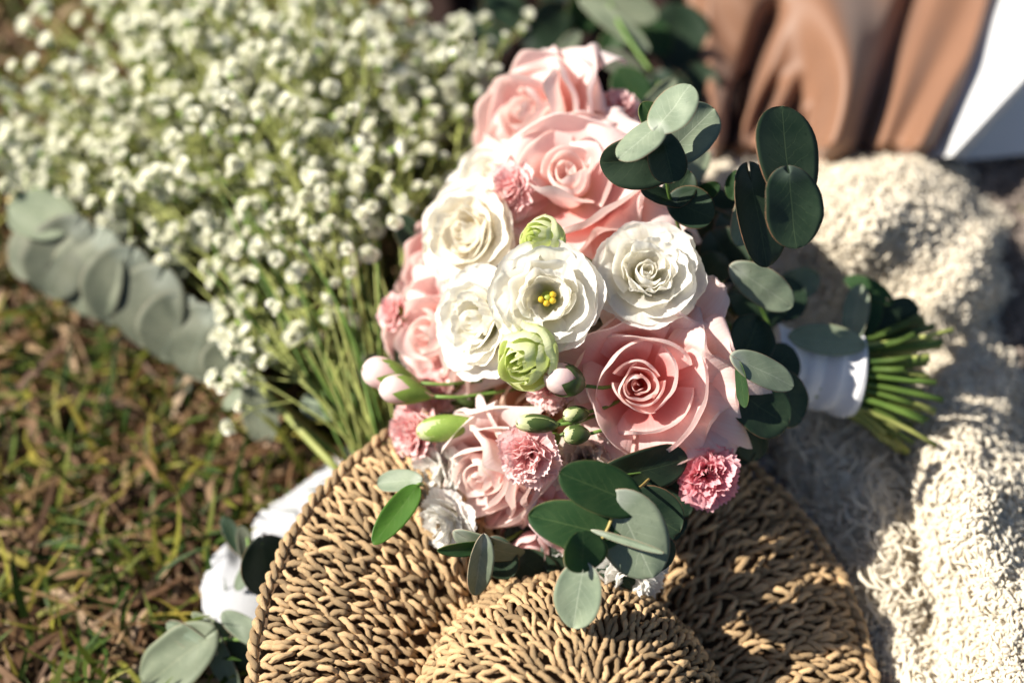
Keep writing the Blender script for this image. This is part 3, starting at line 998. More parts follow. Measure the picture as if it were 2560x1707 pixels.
def scatter_curls(N, seed, rmin, rmax, lmin, lmax, mat, name, parent, sel=None, lift=.0015):
    """short bent yarn loops lying on the blanket surface"""
    g = np.random.default_rng(seed)
    V3 = V.reshape(-1, 3)
    ok = np.where((BS.ravel() > 4) & (BX.ravel() < 2700) & (BY.ravel() < 1850) & (sel(BX.ravel(), BY.ravel()) if sel else True))[0]
    idx = g.choice(ok, N)
    c = V3[idx] + g.normal(0, .0012, (N, 3))
    c[:, 2] += lift + g.uniform(0, .003, N)
    k, sides = 6, 6
    L = g.uniform(lmin, lmax, N)
    rad = g.uniform(rmin, rmax, N)
    az = g.uniform(0, 2 * PI, N)
    cur = g.normal(0, 1, N) * 2.4
    el = g.normal(0, .45, N)
    u = np.linspace(-.5, .5, k)
    ang = az[:, None] + cur[:, None] * u[None]
    dx = np.cos(ang) * (L / k)[:, None] * np.cos(el)[:, None]
    dy = np.sin(ang) * (L / k)[:, None] * np.cos(el)[:, None]
    pz = np.sin(np.linspace(0, PI, k))[None] * .0022 + u[None] * (L * np.sin(el))[:, None]
    pt = np.stack([np.cumsum(dx, 1) - dx.sum(1)[:, None] / 2, np.cumsum(dy, 1) - dy.sum(1)[:, None] / 2, pz], -1) + c[:, None]
    Nn = np.stack([-np.sin(ang), np.cos(ang), 0 * ang], -1)
    Bb = np.array((0, 0, 1.0))
    prof = np.array((.25, .9, 1.1, 1.05, .85, .2))
    a = np.linspace(0, 2 * PI, sides, endpoint=False)
    VV = pt[:, :, None] + (rad[:, None] * prof[None])[..., None, None] * (np.cos(a)[None, None, :, None] * Nn[:, :, None] + np.sin(a)[None, None, :, None] * Bb)
    f1 = grid_faces(k, sides, True)
    FF = (f1[None] + (np.arange(N) * k * sides)[:, None, None]).reshape(-1, 4)
    o = link(name, mk_mesh(name, VV.reshape(-1, 3), FF, None, [M[mat]]), parent, kind='stuff')
    o.matrix_parent_inverse = parent.matrix_world.inverted()
    return o


scatter_curls(34000, 1, .0006, .0013, .005, .013, 'boucle', 'yarn_loops', blk)
scatter_curls(700, 2, .0007, .0012, .02, .04, 'boucle', 'yarn_strands', blk, sel=lambda x, y: (x > 1980) & (x < 2280) & (y > 1080) & (y < 1560), lift=.004)

_k = (V, BX, BY, BS)
V, BX, BY, BS = RV, RUV[:, 0] * 1000, RUV[:, 1] * 1000, np.full(len(RV), 10.0)
scatter_curls(9000, 5, .0009, .0018, .006, .014, 'taupe', 'yarn_loops', rug, sel=lambda x, y: (x > 1780) & (y > 330), lift=.001)

# satin cloth
Sg = 150
u, v = np.meshgrid(np.linspace(0, 1, Sg), np.linspace(0, 1, Sg))
X = 1745 + u * 630 - (v - .0) * 0
ytop, ybot = -260, 408
Y = ytop + (ybot - ytop) * v
X = X + (1 - v) * (u - .2) * 260
Dp = 1.085 - .075 * v
fo = Wave(51, 6, 1.0)
cen = (u - .35)
wu = u + .07 * np.sin(v * 4.2 + u * 3.0) + .035 * fo(u * 4, v * 4)
folds = (.013 * np.sin(wu * 15 + 1.0) * sstep(-.2, .7, v) + .007 * np.sin(wu * 27 + 2.5 * v) + .010 * np.sin(wu * 7 - v * 4.5 + 1.0) + .007 * fo(u * 8, v * 5))
knot = np.exp(-(((u - .28) / .10)**2 + ((v - .80) / .10)**2))
folds = folds + .022 * knot * np.sin((u - .28) * 60 + (v - .8) * 26)
valley = -.030 * np.exp(-((u - .24 - (v - .55) * -.30) / .035)**2) * sstep(.35, .5, v)
valley2 = -.034 * np.exp(-((u - .70 - (v - .5) * -.12) / .035)**2)
Dp = Dp - folds - valley * 1 - valley2 * 1
Dp = Dp + .03 * sstep(.9, 1.0, v)**2 + .03 * sstep(.08, .0, u) + .03 * sstep(.95, 1, u)
d = RT * ((X - 1280) * K)[..., None] + UP * (-(Y - 853.5) * K)[..., None] + FW
V_ = CAM + d * Dp[..., None]
V_[..., 2] = np.maximum(V_[..., 2], .012)
o = link('satin_cloth', mk_mesh('satin_cloth', V_, grid_faces(Sg, Sg), np.stack([u, v], -1).reshape(-1, 2), [M['satin']]),
         label='bronze satin cloth gathered in glossy vertical folds beside the white box', cat='cloth')

# added cloth behind the flowers, its near-black brown standing in for shade
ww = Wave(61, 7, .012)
shade_poly = [(1020, -320), (1860, -320), (1870, 330), (1760, 420), (1500, 420), (1300, 300), (1120, 260), (1040, 60)]
V2, F2, uv2, *_ = draped(shade_poly, lambda X, Y, s: .03 + .012 * ww(X, Y) + .012 * np.sin(X * .035), 12)
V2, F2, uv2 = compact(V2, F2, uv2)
link('painted_shade_cloth', mk_mesh('painted_shade_cloth', V2, F2, uv2, [M['painted_shade_cloth']]), label='folded cloth behind the top rose with shade painted in as near-black brown', cat='cloth')


# white box with a tilted lid face
def solid(name, front, back, mat, **kw):
    n_ = len(front)
    V = list(front) + list(back)
    me = bpy.data.meshes.new(name)
    F = [tuple(range(n_)), tuple(range(2 * n_ - 1, n_ - 1, -1))] + [((i + 1) % n_, i, i + n_, (i + 1) % n_ + n_) for i in range(n_)]
    me.from_pydata([tuple(p) for p in V], [], F)
    me.materials.append(M[mat])
    me.update()
    o = link(name, me, **kw)
    b = o.modifiers.new('bevel', 'BEVEL')
    b.width = .0015
    b.segments = 2
    return o


a_ = P(2298, 400, 1.02)
b_ = P(2378, 392, 1.0)
c_ = P(2800, -60, 1.03)
d_ = P(2420, -400, 1.18)
e_ = P(2314, 215, 1.07)
dn = np.array((.02, .05, -.18))
nn = nrm(np.cross(b_ - a_, c_ - a_))
solid('white_box', [a_, b_, c_, d_, e_], [a_ + np.array((.03, .05, -.03)), P(2400, 402, 1.045), P(3000, 350, 1.05), d_ + dn, e_ + np.array((.05, .05, -.08))], 'card',
      label='white board box corner standing beside the bronze satin', cat='box')

# ================================================================== HAT


def ecc(r):
    return -.032 * (1 - sstep(.070, HR - .01, np.asarray(r, float)))


def hat_z(r):
    """height of the straw surface above the brim's base plane"""
    r = np.asarray(r, float)
    crown_r = .086
    dome = .066 * np.sqrt(np.maximum(0, 1 - (r / crown_r)**3.2))
    brim = .000 + .016 * np.sin(np.clip((r - crown_r) / (HR - crown_r), 0, 1) * PI * .80)
    return np.where(r < crown_r, dome, brim) + .012


HT = R(3)          # tipped a little towards the viewer
hm = Matrix.Translation(Vector(HC)) @ Matrix.Rotation(R(9), 4, 'Y') @ Matrix.Rotation(HT, 4, 'X')
hat = empty('straw_hat', None, 'woven straw hat with a wide brim lying crown up under the bouquet', 'hat', None, hm)
nr_, na_ = 60, 120
rr = np.linspace(.0005, HR, nr_)[:, None]
aa = np.linspace(0, 2 * PI, na_, endpoint=False)[None]
V = np.stack([rr * np.cos(aa), rr * np.sin(aa) + ecc(rr), (hat_z(rr) - .0045) * np.ones_like(aa)], -1)
link('lining', mk_mesh('lining', V.reshape(-1, 3), grid_faces(nr_, na_, True), None, [M['straw_dark']]), hat)


def stitch_mesh(seed):
    g = np.random.default_rng(seed)
    b = Bag()
    for sgn in (-1, 1):
        k = 9
        t = np.linspace(0, 1, k)
        x = -.60 + 1.20 * t
        y = sgn * (.06 + .40 * t**1.2) + .06 * np.sin(t * 6 + g.uniform(0, 6))
        z = .34 * np.sin(t * PI) - .10 + g.uniform(-.04, .04)
        rad = (.150 + .030 * np.sin(t * 19 + g.uniform(0, 6))) * (.72 + .28 * np.sin(t * PI))
        b.add(*tube(np.stack([x, y, z], -1), rad, 6))
    return np.concatenate(b.V), np.concatenate(b.F), np.concatenate(b.U)


variants = [stitch_mesh(i) for i in range(6)]
vmesh = [mk_mesh('stitch', v_[0], v_[1], v_[2], [M['straw']]) for v_ in variants]
rows = []
ROW = .0080
g = np.random.default_rng(3)
pos = []
# arc length steps from the centre outwards
rs = np.linspace(0.002, HR - .001, 900)
arc = np.concatenate([[0], np.cumsum(np.hypot(np.diff(rs), np.diff(hat_z(rs))))])
nrow = int(round(arc[-1] / ROW))
ROW = (arc[-1] - .0062) / (nrow - 1)
for k in range(1, nrow):
    r_ = float(np.interp(k * ROW, arc, rs))
    e = .0008
    sl = (hat_z(r_ + e) - hat_z(r_ - e)) / (2 * e)
    cnt = max(5, int(2 * PI * r_ / .0090))
    off = g.uniform(0, 1)
    for i in range(cnt):
        th = 2 * PI * (i + off + g.uniform(-.2, .2)) / cnt
        pos.append((r_ + g.uniform(-.0012, .0012), th, float(np.clip(sl, -3, 3)), g.integers(6), .0106 * g.uniform(.8, 1.22) * (1 + .18 * max(0, math.sin(th)) * (r_ > .07)), g.uniform(-.35, .35)))
mats_ = []
for r_, th, sl, vi, sz, tw in pos:
    rad_ = np.array((math.cos(th), math.sin(th), 0.0))
    tan_ = np.array((-math.sin(th), math.cos(th), 0.0))
    xr = nrm(rad_ + np.array((0, 0, sl)))
    zn = np.cross(xr, tan_)
    xx = xr * math.cos(tw) + tan_ * math.sin(tw)
    yy = np.cross(zn, xx)
    c = rad_ * r_ + np.array((0, float(ecc(r_)), float(hat_z(r_))))
    mats_.append((xx * sz, yy * sz, zn * sz * .95, c, vi))
scr = []
HMn = np.array(hm)
for i, (xx, yy, zz, c, vi) in enumerate(mats_):
    w = HMn[:3, :3] @ c + HMn[:3, 3] - CAM
    D = w @ FW
    px, py = 1280 + (w @ RT) / D / K, 853.5 - (w @ UP) / D / K
    vis = (600 < px < 2200) and (1080 < py < 1707)
    lit = px < 1700
    scr.append((0 if vis and not (1200 < px < 1700 and py < 1450) else 1, D + (0 if lit else .1), i))
order = [i for _, _, i in sorted(scr)]
first = set(order[:300])
bag = Bag()
for i, (xx, yy, zz, c, vi) in enumerate(mats_):
    if i in first:
        o = link('stitch', vmesh[vi], hat)
        o.matrix_local = Matrix(((xx[0], yy[0], zz[0], c[0]), (xx[1], yy[1], zz[1], c[1]), (xx[2], yy[2], zz[2], c[2]), (0, 0, 0, 1)))
    else:
        v_, f_, u_ = variants[vi]
        bag.add(v_ @ np.stack([xx, yy, zz]) + c, f_, u_)
link('weave', bag.mesh('weave', [M['straw']]), hat, kind='stuff')
# plaited edge
bag = Bag()
for q_ in range(2):
    na = 900
    a = np.linspace(0, 2 * PI, na)
    tw = a * 84 + q_ * PI
    rr_ = HR + .0012 + .0016 * np.cos(tw) + .0006 * np.sin(a * 37)
    zz_ = hat_z(HR) + .0030 + .0016 * np.sin(tw) + .0006 * np.sin(a * 23)
    bag.add(*tube(np.stack([rr_ * np.cos(a), rr_ * np.sin(a), zz_], -1), 0.0021 + .0005 * np.sin(a * 151 + q_), 6, cap=False))
link('plaited_edge', bag.mesh('plaited_edge', [M['straw']]), hat)

# ================================================================== BOUQUET
# ---- roses
o1 = []


def op(deg, Rr, H, W=46, lip=.004, point=.10, roll=.8, b2=(1.05, .45), mat='rose_outer', cut=.26, seed=0, fold=0.0, taper=.15, wav=.0016, p=2.2):
    return dict(Rr=Rr, H=H, W=R(W), th=R(deg), lip=lip, roll=roll, cut=cut, p=p, point=point, b1=(.75, -.05), b2=b2, wb=.5, wav=wav, seed=seed, mat=mat,
                fold=fold, taper=taper)


o1 = [op(52, .070, .002, 24, .0012, .26, .3, cut=.46, seed=901, taper=.5, p=1.5, fold=.003),
      op(20, .053, .013, 30, .0030, .24, 2.4, seed=902, cut=.34, taper=.3),
      op(-6, .049, .014, 32, .0028, .18, 2.4, seed=903, cut=.3, taper=.3),
      op(-40, .064, .000, 22, .0012, .24, .4, seed=904, cut=.46, taper=.5, p=1.5, fold=.002),
      op(-62, .048, .012, 34, .0022, .20, 2.2, seed=905),
      op(-92, .043, .010, 36, .0030, .10, 1.2, seed=906),
      op(-130, .042, .004, 40, .0010, .12, .8, seed=907),
      op(-160, .038, .006, 40, .0012, .12, .8, seed=908),
      op(160, .034, .016, 42, .0015, .12, 1.2, seed=909),
      op(120, .037, .016, 42, .0022, .12, 1.2, seed=910),
      op(84, .043, .015, 40, .0030, .12, 1.6, seed=911),
      op(60, .041, .021, 30, .0040, .16, 2.6, seed=912),
      op(30, .038, .024, 30, .0040, .16, 2.6, seed=913),
      op(-30, .041, .020, 32, .0034, .16, 2.4, seed=914)]
rose('large open pink rose with a deep coral heart and pointed outer petals', 1600, 962, .775, (-.10, .02, 1), 1.0, o1, 3, 'rose', n_in=10, n_mid=7)
rose('pale pink rose below the eucalyptus pair, its petals rolled back to points', 1418, 412, .822, (-.16, .42, 1), 1.10,
     [op(-28, .064, .004, 30, .0012, .20, .5, seed=920, mat='rose_pale', cut=.40, taper=.4, p=1.6), op(-52, .054, .012, 36, .0030, .14, 1.8, seed=921, mat='rose_pale'),
      op(-84, .052, .010, 42, .0028, .10, 1.4, seed=922, mat='rose_pale'), op(-118, .048, .008, 44, .0020, .10, 1.4, seed=923, mat='rose_pale'),
      op(-150, .040, .012, 44, .0020, .10, 1.2, seed=924, mat='rose_pale'), op(172, .033, .018, 44, .0020, .10, 1.2, seed=925, mat='rose_pale'),
      op(125, .034, .018, 44, .0022, .10, 1.4, seed=926, mat='rose_pale'), op(80, .038, .016, 42, .0028, .12, 1.6, seed=927, mat='rose_pale'),
      op(38, .048, .010, 34, .0030, .20, 2.2, seed=928, mat='rose_pale'), op(8, .043, .018, 34, .0036, .16, 2.2, seed=929, mat='rose_pale'),
      op(-70, .037, .022, 46, .0030, .12, 1.6, seed=930, mat='rose'), op(-20, .037, .022, 34, .0036, .12, 2.2, seed=931, mat='rose')], 5, 'rose_pale', n_in=8, n_mid=5)
rose('soft pink rose standing highest, next to the shade painted cloth', 1285, 268, .872, (-.70, .30, .85), 1.16, None, 8, 'rose_pale', 'rose_pale', n_mid=8)
rose('pink rose with furled petals beside the two closed pink buds', 1045, 835, .845, (-.70, .05, .85), 1.0, None, 12, 'rose_pale', 'rose_pale', n_mid=8)
rose('half open pink rose with a tall heart resting above the hat brim', 1180, 1205, .812, (-.60, -.30, .8), .98, None, 15, 'rose_pale', 'rose_pale', n_mid=8, opening=.5)
rose('pink rose mostly hidden behind the ivory lisianthus', 1055, 662, .872, (-.7, .1, .7), .85, None, 18, 'rose', 'rose_pale', n_mid=6, q=0)
rose('peach rose tucked low behind the small green buds', 1330, 1030, .838, (-.2, -.3, 1), .85, None, 21, 'peach', 'peach', n_mid=6, q=0)
rose('dusky pink rose peeping out in shade above the hat crown', 1322, 1400, .825, (-.3, -.6, .8), .85, None, 23, 'carn', 'carn', n_mid=6, q=0)

# ---- lisianthus
lisianthus('white ruffled lisianthus with a yellow centre', 1365, 742, .770, (-.12, .02, 1), 1.0, 31, 'white', True, hole=.0085)
lisianthus('white lisianthus with a closed cream heart beside the large pink rose', 1622, 672, .785, (.05, .28, 1), 1.0, 33, 'white', False)
lisianthus('white lisianthus turned sideways next to the yellow centred one', 1165, 800, .800, (-.70, .02, .75), 1.02, 35, 'white', False)
lisianthus('ivory lisianthus bathed in sun by the gypsophila stems', 1145, 575, .835, (-.50, .12, .85), 1.02, 38, 'cream', False)
lisianthus('blurred white lisianthus tucked behind the small pink carnation', 1205, 432, .868, (-.5, .5, .8), .95, 41, 'white', False)
lisianthus('cream lisianthus squeezed below the yellow centred flower', 1500, 800, .815, (.1, -.3, 1), .72, 43, 'cream', False)

tight_bud('pale green lisianthus bud pressed against the pale pink rose', 1338, 598, .785, (-.60, .12, .75), .88, 51)
tight_bud('plump green lisianthus bud with frilled lips above the pink bud', 1298, 905, .770, (-.48, -.30, .85), 1.12, 54)

# ---- carnations and buds
carnation('ruffled pink carnation facing away with a long green calyx', 1003, 1090, .835, (-.75, -.10, .65), 1.35, 61)
carnation('small ruffled pink carnation in front of the half open rose', 1312, 1150, .780, (-.25, -.25, 1), 1.22, 64)
carnation('deep pink carnation alone above the shaded hat brim', 1768, 1190, .790, (-.05, -.02, 1), 1.3, 67, 'carn_deep')
carnation('salmon carnation wedged between ivory lisianthus and pale rose', 1262, 468, .832, (-.45, .10, .9), 1.15, 70)
carnation('pink carnation opening above the long green calyx', 1065, 975, .850, (-.5, .1, .8), 1.05, 73, spread=.9)
carnation('white carnation hanging over the sunlit hat brim', 1088, 1318, .815, (-.6, -.25, .8), 1.42, 76, 'white_carn', long_calyx=False)
carnation('white carnation half hidden behind the half open rose', 1062, 1185, .832, (-.7, -.1, .7), 1.5, 79, 'white_carn', long_calyx=False)
carnation('torn white carnation lying against the hat crown', 1575, 1468, .792, (.0, -.5, .9), 1.45, 82, 'white_carn', long_calyx=False, n=18)
carnation('blush carnation filling the gap under the large rose', 1470, 1150, .800, (.0, .1, 1), 1.45, 85, 'blush', n=20)
carnation('white carnation peeping out between the lowest eucalyptus leaves', 1400, 1400, .825, (-.1, -.4, 1), 1.0, 88, 'white_carn', long_calyx=False, n=16)
carnation('pale pink carnation just under the plump green bud', 1365, 975, .800, (-.3, -.3, 1), 1.05, 91, 'carn', n=16)
carnation('tiny pink carnation with green sepals beside the furled pink rose', 960, 775, .868, (-.8, .2, .6), .9, 94, 'carn', n=14)
carnation('bit of pink carnation behind the top rose and leaf', 1555, 250, .875, (.2, .5, .8), 1.0, 97, 'carn', n=14)

egg_bud('carnation_bud', 'closed pink bud in bright green calyx, the upper of two', (1050, 958), (905, 920), 80, .838, .834, 'rose_pale', 'calyx', .52, 1, (.35, 1.9))
egg_bud('carnation_bud', 'closed pink bud in bright green calyx, the lower of two', (1085, 992), (946, 962), 76, .833, .830, 'rose_pale', 'calyx', .52, 11, (.35, 1.9))
egg_bud('carnation_bud', 'pink bud with a dark red tip nestled by the large rose', (1462, 965), (1362, 935), 86, .782, .772, 'rose_pale', 'calyx_dark', .5, 21)
egg_bud('green_bud', 'pointed dark green bud with a pale tip', (1395, 1062), (1290, 1055), 46, .785, .780, 'green_petal', 'calyx_dark', .85, 31)
egg_bud('green_bud', 'small round green bud nearest the large rose', (1472, 1030), (1408, 1040), 40, .790, .786, 'green_petal', 'calyx_dark', .85, 41)
egg_bud('green_bud', 'small round green bud below its twin', (1475, 1085), (1408, 1088), 48, .788, .784, 'green_petal', 'calyx_dark', .85, 51)
egg_bud('green_bud', 'green calyx hiding under the small ruffled carnation', (1400, 1090), (1340, 1120), 42, .800, .795, 'green_petal', 'calyx', .85, 61)
egg_bud('long_calyx', 'long bright green calyx between the two ruffled pink carnations', (1195, 1056), (1040, 1080), 52, .822, .826, 'green_petal', 'calyx', .92, 71, (.9, 2.0))
egg_bud('long_calyx', 'broad olive calyx in shade below the white flowers', (1250, 965), (1115, 1005), 76, .862, .858, 'green_petal', 'calyx_dark', .92, 81, (.9, 1.9))

# ---- eucalyptus
E = 'eucalyptus'
sprig('eucalyptus tip with two pale coin leaves over the pale pink rose', P(1650, 330, .78), [
    ((1650, 312), (1727, 214), 98, .752, .755, 'sage', (-.5, .3), dict(cup=-.05, lobe=.1)),
    ((1646, 316), (1545, 394), 80, .752, .748, 'sage', (-.5, .3), dict(cup=-.04, lobe=.1)),
    ((1668, 385), (1790, 268), 124, .775, .780, 'sage', (.2, .2), dict(cup=.12, fold=.10)),
    ((1668, 392), (1500, 408), 128, .772, .772, 'dark', (.9, -.5), dict(cup=.10, fold=.18)),
    ((1658, 352), (1684, 455), 98, .760, .757, 'dark', 0, dict(fold=-.35, cup=0)),
    ((1662, 340), (1604, 258), 70, .785, .785, 'green', 10),
    ((1592, 300), (1690, 196), 46, .90, .90, 'pale', 20),
    ((1678, 500), (1726, 428), 84, .80, .80, 'dark', 0),
    ((1690, 505), (1598, 478), 44, .80, .79, 'dark', 30),
    ((1690, 505), (1782, 548), 100, .80, .80, 'dark', -10),
    ((1735, 498), (1800, 460), 42, .81, .81, 'green', 0),
    ((1700, 470), (1772, 372), 64, .89, .90, 'pale', 10)],
    [([P(1648, 314, .755), P(1665, 380, .772), P(1676, 500, .80), P(1760, 700, .86), HANDLE], .0011, 'stem')])
sprig('two big dark eucalyptus leaves standing out against the cream blanket', P(1975, 445, .79), [
    ((1976, 470), (1948, 270), 170, .762, .772, 'dark', (.5, -.15), dict(lobe=.14, cup=.04)),
    ((1972, 436), (1990, 622), 160, .752, .752, 'dark', (.45, -.2), dict(lobe=.06, cup=.04)),
    ((1880, 455), (1915, 668), 138, .785, .785, 'dark', (.7, -.2), dict(cup=.12)),
    ((1930, 515), (1835, 440), 66, .80, .79, 'sage', 30, dict(fold=.3)),
    ((1875, 488), (1845, 615), 74, .82, .82, 'sage', -20),
    ((1840, 440), (1832, 500), 46, .81, .81, 'green', 10)],
    [([P(1974, 440, .762), P(1940, 520, .80), P(1880, 640, .84), P(1890, 800, .88), HANDLE], .0012, 'stem')])
sprig('eucalyptus tip of round leaves hanging lowest over the hat', P(1500, 1300, .76), [
    ((1575, 1252), (1402, 1182), 128, .745, .735, 'green', (.7, -.1), dict(lobe=.10, cup=.03)),
    ((1545, 1256), (1632, 1444), 172, .744, .748, 'sage', (-.1, .05), dict(lobe=.08, cup=0, twist=0, bend=0)),
    ((1514, 1334), (1324, 1286), 118, .744, .738, 'green', (.65, .1), dict(lobe=.10)),
    ((1457, 1420), (1460, 1328), 108, .735, .732, 'green', (.65, 0), dict(lobe=.06)),
    ((1458, 1420), (1432, 1568), 116, .738, .748, 'sage', (-.2, .2), dict(lobe=.06)),
    ((1512, 1335), (1660, 1382), 20, .742, .735, 'sage', 0, dict(cup=.2))],
    [([P(1457, 1421, .736), P(1512, 1335, .743), P(1549, 1264, .750), P(1640, 1180, .80), P(1800, 1000, .88), HANDLE], .00085, 'stem_yellow')])
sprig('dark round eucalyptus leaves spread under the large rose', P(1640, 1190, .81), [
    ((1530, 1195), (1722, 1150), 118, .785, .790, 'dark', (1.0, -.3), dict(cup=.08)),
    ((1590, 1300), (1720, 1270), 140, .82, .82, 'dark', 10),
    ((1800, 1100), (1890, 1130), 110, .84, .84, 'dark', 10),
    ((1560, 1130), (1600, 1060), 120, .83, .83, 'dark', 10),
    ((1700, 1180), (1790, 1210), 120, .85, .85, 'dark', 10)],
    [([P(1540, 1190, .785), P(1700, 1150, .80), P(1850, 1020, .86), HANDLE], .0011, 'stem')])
sprig('eucalyptus twig with a sunlit pointed leaf beside the bouquet handle', P(1880, 930, .82), [
    ((1856, 903), (1986, 966), 78, .775, .785, 'sage', (-.2, .4), dict(fold=.12, cup=.02)),
    ((1850, 985), (1968, 1062), 142, .80, .81, 'dark', (1, -.2)),
    ((1925, 955), (2004, 1050), 118, .82, .83, 'dark', (1, -.2)),
    ((1852, 905), (1905, 790), 120, .82, .83, 'dark', 12),
    ((1900, 960), (1990, 870), 110, .84, .85, 'dark', 0),
    ((1850, 925), (1864, 1018), 26, .775, .778, 'green', 50),
    ((1856, 1060), (1900, 1150), 90, .83, .84, 'dark', 0)],
    [([P(1856, 905, .778), P(1890, 940, .83), HANDLE], .0012, 'stem')])
sprig('eucalyptus leaves mottled with shade above the ribbon wrap', P(1920, 720, .86), [
    ((1855, 682), (1978, 764), 92, .815, .825, 'sage', 14, dict(cup=.08)),
    ((1850, 700), (1925, 752), 60, .825, .83, 'sage', -24),
    ((1938, 735), (2050, 690), 84, .89, .89, 'pale', 10),
    ((1935, 770), (2010, 720), 110, .87, .88, 'dark', 0),
    ((1850, 735), (1960, 790), 120, .86, .87, 'dark', 10),
    ((1790, 600), (1850, 700), 140, .86, .86, 'dark', 0),
    ((1720, 560), (1850, 640), 150, .87, .87, 'dark', 10),
    ((1760, 500), (1830, 600), 130, .88, .88, 'dark', -10),
    ((1820, 560), (1900, 680), 120, .865, .865, 'dark', 0),
    ((1800, 650), (1760, 700), 90, .85, .85, 'dark', 0)],
    [([P(1855, 690, .82), P(1900, 760, .86), HANDLE], .0012, 'stem')])
sprig('short leafy twig by the half open rose, its leaves curled, with added hat-shading leaves', P(1200, 1370, .81), [
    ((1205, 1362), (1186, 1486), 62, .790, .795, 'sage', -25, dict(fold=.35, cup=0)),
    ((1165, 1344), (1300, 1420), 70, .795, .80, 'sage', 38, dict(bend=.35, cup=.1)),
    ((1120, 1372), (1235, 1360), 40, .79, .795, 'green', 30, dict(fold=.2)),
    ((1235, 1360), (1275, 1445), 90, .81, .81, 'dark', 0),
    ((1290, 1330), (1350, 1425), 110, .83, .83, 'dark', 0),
    ((1380, 1370), (1470, 1450), 110, .825, .82, 'dark', (.3, 0)),  # from here on, hidden leaves added to cast shade on the hat brim
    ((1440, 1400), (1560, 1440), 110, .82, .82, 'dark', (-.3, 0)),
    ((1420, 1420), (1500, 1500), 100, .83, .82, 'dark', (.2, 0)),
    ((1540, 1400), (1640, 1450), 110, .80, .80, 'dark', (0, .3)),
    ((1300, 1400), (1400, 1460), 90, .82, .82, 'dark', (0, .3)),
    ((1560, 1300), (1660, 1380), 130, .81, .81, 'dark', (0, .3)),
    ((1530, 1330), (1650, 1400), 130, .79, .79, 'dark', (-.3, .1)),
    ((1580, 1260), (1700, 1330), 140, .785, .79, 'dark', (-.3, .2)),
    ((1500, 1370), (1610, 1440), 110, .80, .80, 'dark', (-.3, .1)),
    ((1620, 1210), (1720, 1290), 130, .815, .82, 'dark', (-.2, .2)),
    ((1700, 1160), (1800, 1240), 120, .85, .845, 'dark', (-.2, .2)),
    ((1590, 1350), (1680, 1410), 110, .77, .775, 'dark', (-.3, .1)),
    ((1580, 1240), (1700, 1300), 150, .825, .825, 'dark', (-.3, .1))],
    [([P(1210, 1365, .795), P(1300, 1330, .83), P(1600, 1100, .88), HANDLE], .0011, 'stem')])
sprig('bright green pointed leaf reaching over the hat brim', P(1040, 1220, .84), [
    ((1045, 1212), (934, 1362), 66, .80, .785, 'bright', 12, dict(egg=.15, lobe=0)),
    ((1035, 1200), (940, 1205), 54, .81, .815, 'sage', 30)],
    [([P(1045, 1212, .802), P(1150, 1180, .87), HANDLE], .0012, 'stem')], cat='leaf', name='leafy_twig')
# leaves on the handle beyond the wrap
sprig('eucalyptus twig at the wrapped handle above the cut stems', P(2150, 800, .93), [
    ((2128, 858), (1970, 842), 74, .862, .86, 'pale', 20, dict(cup=.1)),
    ((2130, 836), (2152, 712), 62, .875, .88, 'sage', -20),
    ((2150, 822), (2178, 722), 84, .88, .885, 'green', 0),
    ((2212, 745), (2120, 690), 50, .885, .885, 'green', 20, dict(bend=.2)),
    ((2185, 818), (2298, 765), 90, .885, .89, 'dark', 0),
    ((2215, 830), (2302, 790), 50, .895, .895, 'sage', 10)],
    [([HANDLE, P(2120, 850, .88), P(2200, 790, .885)], .0012, 'stem')])
# dim foliage filling the inside of the bouquet
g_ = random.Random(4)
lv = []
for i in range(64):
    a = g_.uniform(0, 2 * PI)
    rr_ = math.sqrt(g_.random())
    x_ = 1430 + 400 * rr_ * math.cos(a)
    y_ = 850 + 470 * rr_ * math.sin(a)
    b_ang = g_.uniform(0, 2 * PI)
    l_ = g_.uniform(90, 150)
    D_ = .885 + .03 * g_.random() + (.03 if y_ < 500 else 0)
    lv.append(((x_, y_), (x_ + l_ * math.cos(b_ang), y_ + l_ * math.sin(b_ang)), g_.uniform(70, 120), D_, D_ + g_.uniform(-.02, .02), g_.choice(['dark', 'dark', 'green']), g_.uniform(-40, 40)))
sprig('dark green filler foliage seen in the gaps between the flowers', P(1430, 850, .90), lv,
      [([P(1430 + 330 * math.cos(k), 850 + 380 * math.sin(k), .885), P(1600, 860, .92), HANDLE], .0013, 'stem') for k in (0.4, 1.3, 2.2, 3.1, 4.0, 5.0)], cat='foliage', name='filler_foliage')

